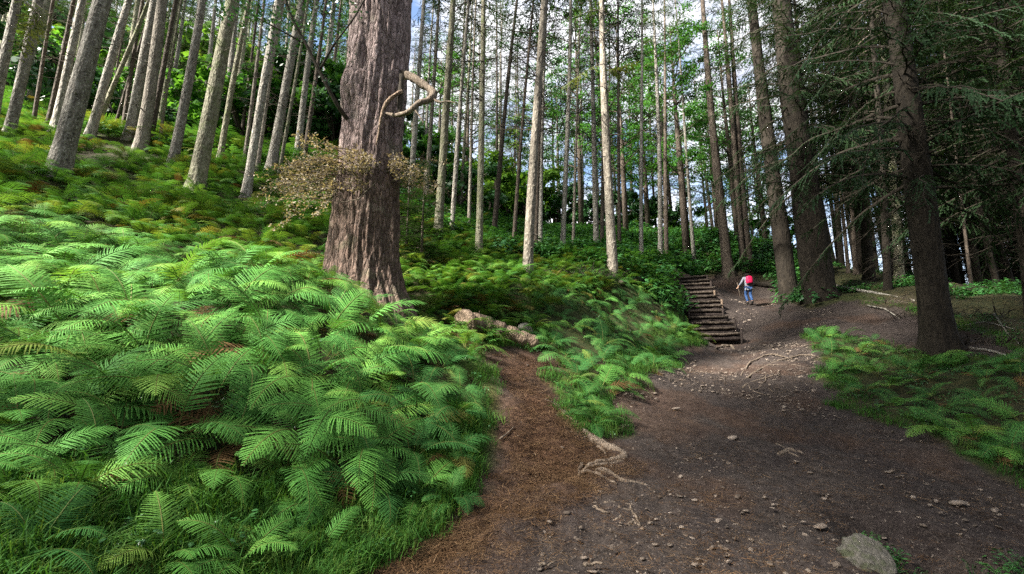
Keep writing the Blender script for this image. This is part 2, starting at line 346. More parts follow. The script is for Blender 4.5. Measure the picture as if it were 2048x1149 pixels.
mossc = ramp(nt, nC, [(.3, (.02, .05, .008)), (.55, (.05, .115, .016)), (.75, (.10, .17, .03))])
c = mix(nt, at_m.outputs['Fac'], floor_, mossc)
c = mix(nt, at_b.outputs['Fac'], c, dirt); c = mix(nt, at_n.outputs['Fac'], c, need)
nt.links.new(c, p.inputs['Base Color'])
ad = N(nt, "ShaderNodeMath", operation='ADD'); nt.links.new(nB, ad.inputs[0]); nt.links.new(nC, ad.inputs[1])
bump(nt, p, ad.outputs[0], .9, .035); p.inputs['Roughness'].default_value = .95
def flat_mat(name, c, rough=.8):
    m, nt, p, o = nodes(name); v = coords(nt, 'Object'); n_ = noise(nt, v, 25, 4)
    nt.links.new(ramp(nt, n_, [(.3, tuple(x * .65 for x in c)), (.7, tuple(min(1, x * 1.2) for x in c))]), p.inputs['Base Color']); p.inputs['Roughness'].default_value = rough; return m
M['skin'] = flat_mat('skin', (.45, .28, .20)); M['jacket'] = flat_mat('jacket', (.20, .21, .245)); M['jeans'] = flat_mat('jeans', (.035, .085, .22))
M['hair'] = flat_mat('hair', (.018, .012, .012), .5); M['pack'] = flat_mat('pack', (.55, .014, .075), .5); M['boot'] = flat_mat('boot', (.02, .02, .02)); M['strap'] = flat_mat('strap', (.03, .03, .035))

# ------------------------------------------------------------------ ground sheet
def axis(a, b, fine0, fine1, step, grow=1.07):
    out = list(np.arange(fine0, fine1, step)); s = step; x = fine0
    while x > a: s *= grow; x -= s; out.insert(0, x)
    s = step; x = out[-1]
    while x < b: s *= grow; x += s; out.append(x)
    return np.array(out)
gx = axis(-400, 400, -4, 8, .065, 1.035); gy = axis(-200, 500, 2.2, 11, .065, 1.03)
GX, GY = np.meshgrid(gx, gy); fx, fy = GX.ravel(), GY.ravel()
cxx, cyy = np.clip(fx, -60, 60), np.clip(fy, -30, 70)
fz = gz(cxx, cyy); out_d = np.hypot(fx - cxx, fy - cyy); fz = fz - .12 * out_d
sdb = poly_sd(fx, fy, BARE) + fbm(fx * 1.4, fy * 1.4, 21, 4) * .55
sdn = poly_sd(fx, fy, NEEDLE) + fbm(fx * 1.6, fy * 1.6, 31, 4) * .6
m_bare = np.clip(.5 - sdb / .22, 0, 1); m_need = np.clip(.5 - sdn / .9, 0, 1) * .85
m_moss = np.clip(.5 + fbm(fx * .45, fy * .45, 41, 4) * 1.6, 0, 1) * np.clip((1.6 - np.abs(sdb)) / 1.2, .35, 1) * np.where(fx > 3.5 + .3 * fy, .35, 1)
# needle litter also gathers thinly over the lower path, and trodden relief is rougher there
m_need = np.maximum(m_need, m_bare * np.clip(fbm(fx * .9, fy * .9, 55, 4) * 1.2 - .15, 0, .32))
fz = fz + m_bare * (fbm(fx * 5, fy * 5, 61, 4) * .05 + fbm(fx * 1.9, fy * 1.9, 64, 2) * .06) - m_bare * .03
nx_, ny_ = len(gx), len(gy)
idx = np.arange(nx_ * ny_).reshape(ny_, nx_)
q = np.stack([idx[:-1, :-1], idx[:-1, 1:], idx[1:, 1:], idx[1:, :-1]], -1).reshape(-1, 4)
gm = bpy.data.meshes.new('ground'); gm.vertices.add(nx_ * ny_); gm.vertices.foreach_set('co', np.stack([fx, fy, fz], -1).ravel())
gm.loops.add(q.size); gm.loops.foreach_set('vertex_index', q.ravel().astype(np.int32)); gm.polygons.add(len(q)); gm.polygons.foreach_set('loop_start', np.arange(0, q.size, 4, dtype=np.int32))
gm.update(calc_edges=True); gm.polygons.foreach_set('use_smooth', np.full(len(q), True)); gm.materials.append(M['ground'])
for nm, arr in (('bare', m_bare), ('needle', m_need), ('mossy', m_moss)):
    a_ = gm.attributes.new(nm, 'FLOAT', 'POINT'); a_.data.foreach_set('value', arr.astype(np.float32))
ground = new_obj('ground', gm); ground['kind'] = 'structure'; ground['label'] = 'sloping forest floor with a bare brown earth path'

# ------------------------------------------------------------------ flight of log steps
def build_stairs():
    root = empty('log_staircase', (ST_B.x, ST_B.y, ST_B.z), Quaternion((0, 0, 1), math.atan2(st_dir.y, st_dir.x) - math.pi / 2))
    tag(root, 'steep flight of dark log steps climbing left of the walker', 'steps')
    r_ = random.Random(5); rise = (ST_T.z - ST_B.z) / NSTEP; run = ST_LEN / NSTEP
    for i in range(NSTEP):
        hw = .80 - .14 * i / NSTEP + r_.uniform(-.05, .05); y = i * run + r_.uniform(-.04, .04); z = i * rise + r_.uniform(-.025, .025); off = r_.uniform(-.08, .08); sk = r_.uniform(-.05, .05)
        for dz, rr, back in ((rise - .05, .05, .0), (rise - .20, .10, .10)):
            b = MB(); n = 9; pts = [Vector((off - hw + 2 * hw * k / n, y + back + sk * (k / n - .5) * 2 + r_.uniform(-.012, .012), z + dz + sk * (k / n - .5) + r_.uniform(-.014, .014))) for k in range(n + 1)]
            b.tube(pts, [rr * r_.uniform(.9, 1.06) for _ in pts], 10, rough=.05, rnd=r_)
            new_obj('step_log', b.build('step_log', M['bark_brown'] if back == 0 else M['step_wood']), root)  # front log lighter: light on the top edge put into its colour
        b = MB(); nx = 8; ny = 4; V = []
        for j in range(ny + 1):
            for k in range(nx + 1):
                V.append(Vector((off - hw * .97 + 2 * hw * .97 * k / nx, y + .05 + (run + .02) * j / ny, z + rise - .045 + r_.uniform(-.012, .012))))
        Fq = [(j * (nx + 1) + k, j * (nx + 1) + k + 1, (j + 1) * (nx + 1) + k + 1, (j + 1) * (nx + 1) + k) for j in range(ny) for k in range(nx)]
        b.add(V, Fq); m_ = b.build('tread', M['tread']); new_obj('tread', m_, root)
        if i % 2 == 0:
            for s in (-1, 1):
                b = MB(); x = off + s * (hw - .06); zz = z + rise + r_.uniform(-.02, .07)
                b.tube([(x, y - .11, z - .35), (x + r_.uniform(-.02, .02), y - .115, zz)], [.045, .042], 8)
                new_obj('stake', b.build('stake', M['log_wood'] if (s > 0 and i in (6, 8)) else M['step_wood']), root)
m, nt, p, o = nodes('tread_earth'); v = coords(nt, 'Object'); nn = noise(nt, v, 18, 7, .7)
nt.links.new(ramp(nt, nn, [(.3, (.03, .021, .017)), (.55, (.07, .05, .042)), (.75, (.14, .11, .09))]), p.inputs['Base Color']); bump(nt, p, nn, .7, .02); M['tread'] = m
build_stairs()

# ------------------------------------------------------------------ conifer parts
def needle_branch(b, L, r_, droop=.35, rise=.15, dens=1.0, wide=.42, base=Matrix.Identity(4), mi_w=0, mi_n=1, bare=.15, hang=.0, size=1.0, cap=9.0):
    n = max(4, int(L / .3)); P = []
    for i in range(n + 1):
        t = i / n; P.append(Vector((t * L, math.sin(t * 5 + r_.random() * 1.5) * .05 * L, rise * L * t - droop * L * t * t)))
    b.tube([base @ q_ for q_ in P], [max(.004, .018 * L / 2 * (1 - .85 * i / n)) for i in range(n + 1)], 3, mi=mi_w, cap=False)
    s = L * bare
    while s < L:
        t = s / L; f = t * n; i = min(n - 1, int(f)); o_ = P[i].lerp(P[i + 1], f - i); ax = (P[i + 1] - P[i]).normalized()
        for side in (-1, 1):
            l = min(cap, wide * L * (1 - t) ** .8 + .16) * r_.uniform(.6, 1.15)
            if r_.random() < .22: continue
            l *= r_.uniform(.45, 1.1); ang = math.radians(r_.uniform(24, 80)) * side
            d = (ax * math.cos(ang) + Vector((0, math.sin(ang), 0)) + Vector((0, 0, r_.uniform(-.12, .1) - hang))).normalized()
            k = max(2, int(l / (.085 * size))); st = l / k; q0 = o_.copy()
            side_v = d.cross(Vector((0, 0, 1))).normalized()
            for j in range(k):
                q1 = q0 + d * st + Vector((0, 0, -.0025 * j * (1 + hang * 4)))
                w = .048 * size * r_.uniform(.7, 1.3) * (1 - .4 * j / k)
                up = Vector((0, 0, r_.uniform(-.02, .03)))
                b.tri(base @ q0, base @ q1, base @ (q1 + d * w * .6 + side_v * w + up), mi_n)
                b.tri(base @ q1, base @ q0, base @ (q1 + d * w * .6 - side_v * w + up), mi_n)
                q0 = q1
        s += .11 * r_.uniform(.7, 1.3) / dens * (1 if L < 2 else 1.2) * size
def crown_mesh(name, seed, L=10., R=2.3, nb=70, droop=.35, dens=.8, mats=None, low=1.0, hang=.05, top=.12, size=1.0, rise=.15, cap=9.0):
    r_ = random.Random(seed); b = MB()
    for i in range(nb):
        h = (i + r_.random()) / nb; z = h * L
        l = R * (top + (1 - top) * (1 - h) ** .75) * r_.uniform(.65, 1.15) * (low if h < .25 else 1)
        az = i * 2.399 + r_.uniform(-.5, .5)
        mt = Matrix.Translation((0, 0, z)) @ Matrix.Rotation(az, 4, 'Z') @ Matrix.Rotation(-math.radians(r_.uniform(-12, 12) + 30 * h), 4, 'Y') @ Matrix.Rotation(math.radians(r_.uniform(-20, 20)), 4, 'X')
        needle_branch(b, max(.3, l), r_, droop * r_.uniform(.3, 1.2), rise * r_.uniform(-.8, 1.5), dens, .5 if cap < 2 else .42, base=mt, hang=hang, size=size, cap=cap)
    b.tube([(0, 0, L * .6), (0, 0, L * 1.02)], [.05, .008], 4, mi=0)
    return b.build(name, mats)
def dead_mesh(name, seed, z0, z1, n, lmin, lmax, mat, sub=3, rad=.011, up=.1):
    r_ = random.Random(seed); b = MB()
    for i in range(n):
        z = r_.uniform(z0, z1); az = r_.uniform(0, 6.283); l = r_.uniform(lmin, lmax) * r_.uniform(.6, 1); tilt = r_.uniform(-.35, .35) + up
        d = Vector((math.cos(az), math.sin(az), 0)); k = 5; P = []
        c_ = r_.uniform(-.4, .25); s_ = Vector((-d.y, d.x, 0)) * r_.uniform(-.25, .25)
        for j in range(k + 1):
            t = j / k; P.append(Vector((0, 0, z)) + d * (l * t) + Vector((0, 0, tilt * l * t + c_ * l * t * t)) + s_ * l * t * t + Vector((r_.uniform(-.02, .02), r_.uniform(-.02, .02), r_.uniform(-.02, .02))) * l)
        b.tube(P, [rad * (1 + .35 * l) * (1 - .8 * j / k) for j in range(k + 1)], 4, cap=False)
        for _ in range(sub):
            t = r_.uniform(.3, .95); j = int(t * k); p0 = P[j].lerp(P[j + 1], t * k - j); dd = (d * .5 + Vector((r_.uniform(-1, 1), r_.uniform(-1, 1), r_.uniform(-.7, .4)))).normalized() * l * r_.uniform(.15, .4)
            b.tube([p0, p0 + dd * .5 + Vector((0, 0, -.02)), p0 + dd + Vector((0, 0, -.06 * l))], [rad * .5, rad * .4, rad * .2], 3, cap=False)
    return b.build(name, mat)
TW = M['bark_brown']
CROWN = [crown_mesh('slender_crown', 100 + i, 11, 2.5, 64, .38, .8, [TW, M['needle']], hang=.08) for i in range(4)]
CROWN_SPARSE = [crown_mesh('sparse_crown', 120 + i, 12, 2.2, 40, .3, .6, [TW, M['needle']], hang=.05) for i in range(3)]
CROWN_DARK = [crown_mesh('drooping_crown', 140 + i, 17, 4.4, 225, .40, 1.15, [M['twig_dark'], M['needle_dark']], hang=.22, size=.8, top=.2, cap=.6) for i in range(2)]
CROWN_YOUNG = [crown_mesh('young_crown', 160 + i, 6, 1.9, 90, .22, 1.0, [TW, M['needle_dark']], hang=.05, size=1.2) for i in range(2)]
DEAD = [dead_mesh('dead_branch', 200 + i, 2.2, 12.5, 34, .35, 1.5, M['bark_brown'], 3) for i in range(4)]
DEAD_LONG = [dead_mesh('dead_branch', 220 + i, 4.0, 13, 46, .6, 2.6, M['twig_dark'], 4, .012, .15) for i in range(3)]
DEAD_SHAG = [dead_mesh('dead_branch', 240 + i, 2.2, 12, 130, .6, 2.3, M['twig_dark'], 7, .011, -.15) for i in range(3)]

def trunk_mesh(H, r0, mat, seed, sides=14, bend=.12, flare=.45, knots=14, lump=.05):
    r_ = random.Random(seed); b = MB(); a1, a2 = r_.uniform(0, 6.28), r_.uniform(0, 6.28); sx, sy = r_.uniform(-bend, bend), r_.uniform(-bend, bend)
    hs = [-1.6, -.15, .05, .2, .4, .7, 1.1] + list(np.arange(1.7, H * .75, .75)) + [H * .8, H * .88, H * .95, H]
    lob = [(r_.uniform(0, 6.28), r_.choice([3, 4, 5])) for _ in range(2)]
    ctr = []
    for h in hs:
        t = max(0, h) / H; ctr.append(Vector((sx * math.sin(t * 5 + a1) - sx * math.sin(a1), sy * math.sin(t * 6 + a2) - sy * math.sin(a2), h)))
        fl = min(flare, .14 / r0) * math.exp(-max(0, h + .1) / .38); r = r0 * ((1 - t) ** .75 * .97 + .03) + r0 * fl
        for k in range(sides):
            th = 6.2832 * k / sides; q_ = r * (1 + lump * r_.uniform(-.6, .6)) + r0 * fl * .55 * math.cos(lob[0][1] * th + lob[0][0]) + r * lump * .7 * math.cos(2 * th + lob[1][0] + h)
            b.V.append(ctr[-1] + Vector((math.cos(th) * q_, math.sin(th) * q_, 0)))
    for i in range(len(hs) - 1):
        for k in range(sides):
            A = i * sides + k; B = i * sides + (k + 1) % sides; b.F.append((A, B, B + sides, A + sides)); b.M.append(0)
    b.F.append(tuple((len(hs) - 1) * sides + k for k in range(sides))); b.M.append(0)
    for _ in range(knots):
        h = r_.uniform(.8, H * .55); az = r_.uniform(0, 6.28); r = r0 * (1 - h / H) ** .75; d = Vector((math.cos(az), math.sin(az), r_.uniform(-.2, .3)))
        i = max(0, min(len(hs) - 1, sum(1 for x in hs if x < h) - 1)); o_ = ctr[i].copy(); o_.z = h
        l = r_.uniform(.04, .16); b.tube([o_ + d * r * .8, o_ + d * (r + l * .4), o_ + d * (r + l)], [r0 * .16, r0 * .10, r0 * .05], 5)
    return b.build('trunk', mat)
ALL_TREES = []
def conifer(base, top, r0, H, bk, kind, label, seed, group=None, sides=14, name='conifer_tree', dead=None, crown=None):
    ax = (top - base).normalized(); base = base.copy(); base.z = gz1(base.x, base.y)
    r_ = random.Random(seed)
    root = empty(name, base, Vector((0, 0, 1)).rotation_difference(ax) @ Quaternion((0, 0, 1), r_.uniform(0, 6.28)))
    tag(root, label, 'tree', group)
    new_obj('trunk', trunk_mesh(H, r0, M[bk], seed, sides), root)
    if kind in ('s', 'p', 't'):
        full = kind == 's' or (kind == 'p' and r_.random() < .5); cm = r_.choice(CROWN if full else CROWN_SPARSE); st = H * (crown or r_.uniform(.40, .54)); L0 = 11 if full else 12
        c_ = new_obj('crown', cm, root); c_.location.z = st; k = (H - st) / L0; w = r_.uniform(.75, 1.05); c_.scale = (w, w, k)
        d_ = new_obj('dead_branch', r_.choice(DEAD_LONG if (dead == 'l' or kind == 'p') else DEAD), root); d_['kind'] = 'stuff'; d_.scale = (1, 1, H / 24); d_.rotation_euler.z = r_.uniform(0, 6)
    elif kind == 'd':
        cm = r_.choice(CROWN_DARK); st = crown or r_.uniform(3.4, 4.4); c_ = new_obj('crown', cm, root); c_.location.z = st; c_.scale = (r_.uniform(.8, 1.05),) * 2 + ((H - st) / 17,)
        d_ = new_obj('dead_branch', r_.choice(DEAD_SHAG), root); d_['kind'] = 'stuff'; d_.rotation_euler.z = r_.uniform(0, 6)
    ALL_TREES.append(root)
    return root

# (base px x, base px y, px x at the top edge of the photo, width px, distance or None, bark, kind, height, label)
TREES = [
(-4,190,33,26,15,'bark_grey','s',23,'lichen-flecked trunk cut off by the left edge of the picture'),
(16,276,75,28,None,'bark_grey','s',24,'pale-footed trunk standing at the far left above yellow-lit ferns'),
(66,252,115,10,None,'bark_brown','t',22,'thin dark trunk second in from the far left edge trunks'),
(94,258,146,12,None,'bark_brown','s',22,'slim brown trunk pressed against the grey trunk behind the stout speckled one'),
(108,268,168,22,None,'bark_grey','s',25,'straight grey trunk just left of the stout speckled leaning conifer'),
(112,362,214,50,None,'bark_grey','s',26,'stout speckled conifer leaning right, nearest trunk on the left slope'),
(180,278,250,22,None,'bark_grey','s',24,'grey trunk half hidden right behind the stout speckled conifer'),
(186,284,292,13,19,'bark_moss','t',17,'strongly leaning thin trunk crossing behind the stout speckled conifer'),
(214,250,262,6,27,'bark_brown','t',19,'very thin trunk in the gap right of the leaning trunk'),
(223,284,305,8,20,'bark_brown','t',18,'thin dark trunk slanting towards the twin grey trunks'),
(244,274,287,11,None,'bark_brown','s',22,'slim brown trunk left of the twin grey trunks'),
(256,287,308,24,None,'bark_grey','s',24,'left trunk of the close twin grey pair'),
(281,300,326,30,None,'bark_pale','s',26,'thicker right trunk of the close twin grey pair'),
(299,292,347,14,19,'bark_brown','s',23,'brown trunk hard against the right of the twin grey pair'),
(318,294,368,8,None,'bark_moss','t',20,'thin mossy trunk alone right of the twin grey pair'),
(343,341,404,23,None,'bark_grey','s',24,'reddish grey trunk left of the long straight mossy one'),
(390,386,463,37,None,'bark_moss','s',26,'long straight mossy conifer rising from ferns mid left'),
(439,325,500,14,None,'bark_moss','s',22,'slender mossy trunk right of the long straight mossy conifer'),
(478,312,520,8,22,'bark_brown','t',20,'thin trunk left of the sunlit pale stem'),
(487,336,526,9,None,'bark_pale','s',22,'pale sunlit slim stem in the cluster left of the giant tree'),
(492,388,557,20,None,'bark_grey','s',24,'dark-footed trunk standing lowest in the cluster left of the giant'),
(513,345,566,10,None,'bark_pale','s',22,'whitish narrow stem right of the dark-footed trunk'),
(540,348,606,22,None,'bark_grey','s',24,'crooked grey trunk above the dead brown branches'),
(557,352,612,8,None,'bark_moss','t',20,'thin stem touching the right of the crooked grey trunk'),
(592,336,637,15,None,'bark_grey','s',23,'left of two parallel trunks above the withered foliage'),
(606,332,651,10,None,'bark_brown','s',22,'right of two parallel trunks above the withered foliage'),
(633,302,669,14,24,'bark_grey','s',24,'grey trunk nearest the left side of the giant tree'),
(646,298,681,9,25,'bark_brown','t',22,'thin trunk almost touching the left outline of the giant'),
(820,392,848,12,20,'bark_grey','p',24,'slim trunk just right of the giant behind its twisted branch'),
(852,394,876,10,21,'bark_pale','p',23,'thin pale trunk behind the tip of the twisted branch'),
(876,468,906,18,None,'bark_moss','p',25,'smooth olive trunk beside the small dark spruce'),
(903,474,940,10,None,'bark_grey','p',23,'grey trunk one right of the smooth olive trunk'),
(920,436,943,7,26,'bark_moss','t',20,'thin greenish trunk two right of the smooth olive trunk'),
(937,470,957,7,None,'bark_pale','p',22,'narrow pale trunk touching the lichened trunk by the fallen log'),
(957,517,972,15,None,'bark_moss','p',24,'lichened trunk standing at the end of the fallen log'),
(987,477,1036,11,None,'bark_brown','p',24,'dark trunk leaning right across the open white sky'),
(991,440,993,6,30,'bark_brown','p',24,'thin upright trunk against the open white sky'),
(1000,440,1001,4,33,'bark_brown','t',23,'thinnest upright trunk against the open white sky'),
(1027,502,1065,8,None,'bark_brown','p',22,'slender dark trunk left of the tall knotted trunk'),
(1055,556,1083,20,None,'bark_pale','p',25,'tall pale trunk dotted with dark knots in mid picture'),
(1071,512,1090,9,None,'bark_brown','p',23,'brown trunk hidden right behind the tall knotted trunk'),
(1080,502,1098,9,None,'bark_grey','p',23,'grey trunk just right of the tall knotted trunk'),
(1125,510,1134,11,None,'bark_grey','p',24,'straight grey trunk midway between knotted and mossy white trunks'),
(1146,500,1162,6,None,'bark_pale','t',19,'thin pale sapling trunk right of the straight grey one'),
(1193,504,1178,12,None,'bark_grey','p',24,'grey trunk touching the left of the mossy white trunk'),
(1204,514,1196,8,None,'bark_brown','p',22,'brown trunk squeezed beside the mossy white trunk'),
(1226,546,1208,20,None,'bark_pale','p',25,'mossy white-flecked trunk with ragged twigs above the low brush'),
(1239,514,1236,8,None,'bark_brown','p',21,'thin brown trunk just right of the mossy white trunk'),
(1283,530,1278,9,None,'bark_grey','p',23,'lone slim grey trunk left of the steps'),
(1321,525,1308,11,None,'bark_grey','p',24,'left trunk of the close pair above the steps'),
(1333,525,1328,10,None,'bark_brown','p',23,'right trunk of the close pair above the steps'),
(1389,527,1350,8,None,'bark_grey','p',22,'slim trunk leaning left directly above the steps'),
(1457,550,1406,22,None,'bark_brown','p',26,'thick dark trunk left of the walker at the path head'),
(1487,538,1442,14,None,'bark_brown','p',25,'left stem of the dark pair behind the walker'),
(1499,536,1457,16,None,'bark_brown','p',25,'right stem of the dark pair behind the walker'),
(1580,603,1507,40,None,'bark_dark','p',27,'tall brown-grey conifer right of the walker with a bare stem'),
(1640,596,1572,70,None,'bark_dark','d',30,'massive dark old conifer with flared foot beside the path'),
(1697,545,1650,8,None,'bark_brown','p',22,'thin stem in the gap right of the massive dark conifer'),
(1712,548,1672,10,None,'bark_brown','p',22,'second thin stem right of the massive dark conifer'),
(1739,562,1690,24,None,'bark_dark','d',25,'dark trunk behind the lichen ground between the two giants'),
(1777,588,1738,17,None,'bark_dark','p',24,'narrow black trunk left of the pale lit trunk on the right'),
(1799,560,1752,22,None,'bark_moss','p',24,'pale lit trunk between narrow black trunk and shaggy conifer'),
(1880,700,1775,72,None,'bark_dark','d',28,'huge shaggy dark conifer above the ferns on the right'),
(1912,556,1846,10,None,'bark_brown','p',22,'thin trunk against blue sky right of the shaggy conifer'),
(1940,562,1874,8,19,'bark_brown','p',22,'thinnest trunk standing in the blue sky gap'),
(1968,562,1905,24,None,'bark_moss','p',24,'lit mossy trunk right of the blue sky gap'),
(1996,565,1930,14,None,'bark_moss','p',24,'second lit trunk right of the blue sky gap'),
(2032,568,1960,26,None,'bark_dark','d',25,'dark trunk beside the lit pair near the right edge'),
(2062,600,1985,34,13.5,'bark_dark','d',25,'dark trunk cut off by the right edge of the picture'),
]
for i, (bx, by, tx, w, Y, bk, kind, H, lab) in enumerate(TREES):
    base = hit(bx, by) if Y is None else at(bx, by, Y)
    if base is None: base = at(bx, by, 26)
    top = at(tx, 0, base.y)
    dpt = base.y * cp + (base.z - EYE) * sp
    r0 = w / FPX * dpt / 2
    r0 = min(r0, .95) * math.cos(math.atan2(abs(base.x), base.y)) ** .9      # a cylinder off axis looks wider than it is
    conifer(base, top, r0, H, bk, kind, lab, 1000 + i, sides=20 if w > 30 else 12)

# ------------------------------------------------------------------ background stand
def bg_trees(n, fn, bks, kind, label, group, seed, hr=(20, 26), rr=(.13, .24), crown=None, mind=2.2):
    r_ = random.Random(seed); k = 0; tries = 0
    while k < n and tries < n * 60:
        tries += 1; x, y = fn(r_); z = gz1(x, y)
        if any((t.location.x - x) ** 2 + (t.location.y - y) ** 2 < mind ** 2 for t in ALL_TREES): continue
        b0 = Vector((x, y, z)); H = r_.uniform(*hr)
        conifer(b0, b0 + Vector((r_.uniform(-.035, .035), r_.uniform(-.03, .03), 1)), r_.uniform(*rr), H, r_.choice(bks), kind, label, seed * 977 + k, group, 8, crown=crown)
        k += 1
def sector(px0, px1, y0, y1):
    def f(r_):
        Y = math.sqrt(r_.uniform(y0 * y0, y1 * y1)); px = r_.uniform(px0, px1); return (px - 1024) / FPX * Y * 1.06, Y
    return f
bg_trees(64, sector(-150, 690, 19, 50), ['bark_grey', 'bark_pale', 'bark_moss', 'bark_grey'], 's', 'thin far trunk in the crowded stand on the left hillside', 'far trunks of the left hillside stand', 31, crown=.44, mind=1.5)
bg_trees(20, sector(820, 1240, 29, 50), ['bark_brown', 'bark_grey'], 's', 'thin far trunk against pale sky behind the mid-picture trees', 'far trunks behind the mid-picture trees', 32, rr=(.10, .18), crown=.36)
bg_trees(18, sector(1180, 1560, 29, 46), ['bark_brown', 'bark_dark'], 's', 'thin dark far trunk on the rise above the steps', 'far trunks on the rise above the steps', 33, rr=(.10, .2), crown=.3)
bg_trees(40, sector(1600, 2100, 20, 36), ['bark_dark'], 'p', 'thin dark far trunk behind the big conifers on the right', 'far trunks behind the right-hand conifers', 34, rr=(.10, .2), mind=1.4)
bg_trees(18, sector(1700, 2150, 19, 30), ['bark_dark'], 'd', 'dark full-crowned conifer standing behind the right-hand giants', 'full-crowned conifers behind the right-hand giants', 35, rr=(.16, .26), crown=5.0, mind=1.6)
# forest goes on unseen around the camera; several trees added to block the sun
for i, (x, y, H, kind, lab) in enumerate([(-6.8, 2.2, 27, 'D', 'added shade conifer close by on the left, out of the picture'), (-5.0, -3.0, 27, 'D', 'added shade conifer behind the camera on the left slope'), (-9.5, -3.2, 27, 'D', 'added shade conifer high on the left slope behind the camera'),
        (-1.6, -6.0, 26, 'd', 'dark conifer behind the camera beside the path'), (12.0, 2.2, 26, 'd', 'dark conifer close by on the right, out of the picture'), (14.5, 7.5, 25, 'd', 'dark conifer beyond the right edge above the ferns'),
        (7.2, -3.5, 27, 'd', 'dark conifer behind the camera on the right'), (17.5, 1.0, 25, 'd', 'dark conifer far out on the right beyond the picture'), (19.5, 11.5, 25, 'd', 'dark conifer outside the right edge on the crest'),
        (3.5, -9, 27, 'd', 'dark conifer far behind the camera on the path side'), (11, -9, 26, 'd', 'dark conifer far behind on the right'), (-4.5, -11, 26, 'd', 'dark conifer far behind on the left'), (14, -3, 26, 'd', 'dark conifer behind the right edge'), (-11, -9, 26, 's', 'slender conifer far behind on the left slope'), (0.5, -14, 26, 'd', 'dark conifer at the lower end of the path behind'), (8, -14, 26, 'd', 'dark conifer at the lower right behind'), (23, 5, 26, 'd', 'dark conifer far right of the picture'), (-9.8, 5.4, 27, 's', 'slender conifer added for shade just outside the left edge'), (-8.6, -.2, 27, 'D', 'added shade conifer on the slope left of the camera'), (-12.6, -.8, 27, 's', 'slender conifer added for shade high up left of the camera'), (-16.5, 7.0, 25, 'd', 'dark conifer added for shade up the slope outside the left edge'), (-19.5, 10.8, 25, 'd', 'dark conifer added for shade higher up outside the left edge'), (-7, -6.5, 26, 's', 'slender conifer left behind the camera')]):
    b0 = Vector((x, y, gz1(x, y))); conifer(b0, b0 + Vector((0, 0, 1)), .42 if kind == 'd' else .3, H, 'bark_dark' if kind == 'd' else 'bark_grey', kind.lower(), lab, 3000 + i, crown={'s': .36, 'd': 4.0, 'D': 11.0}[kind])

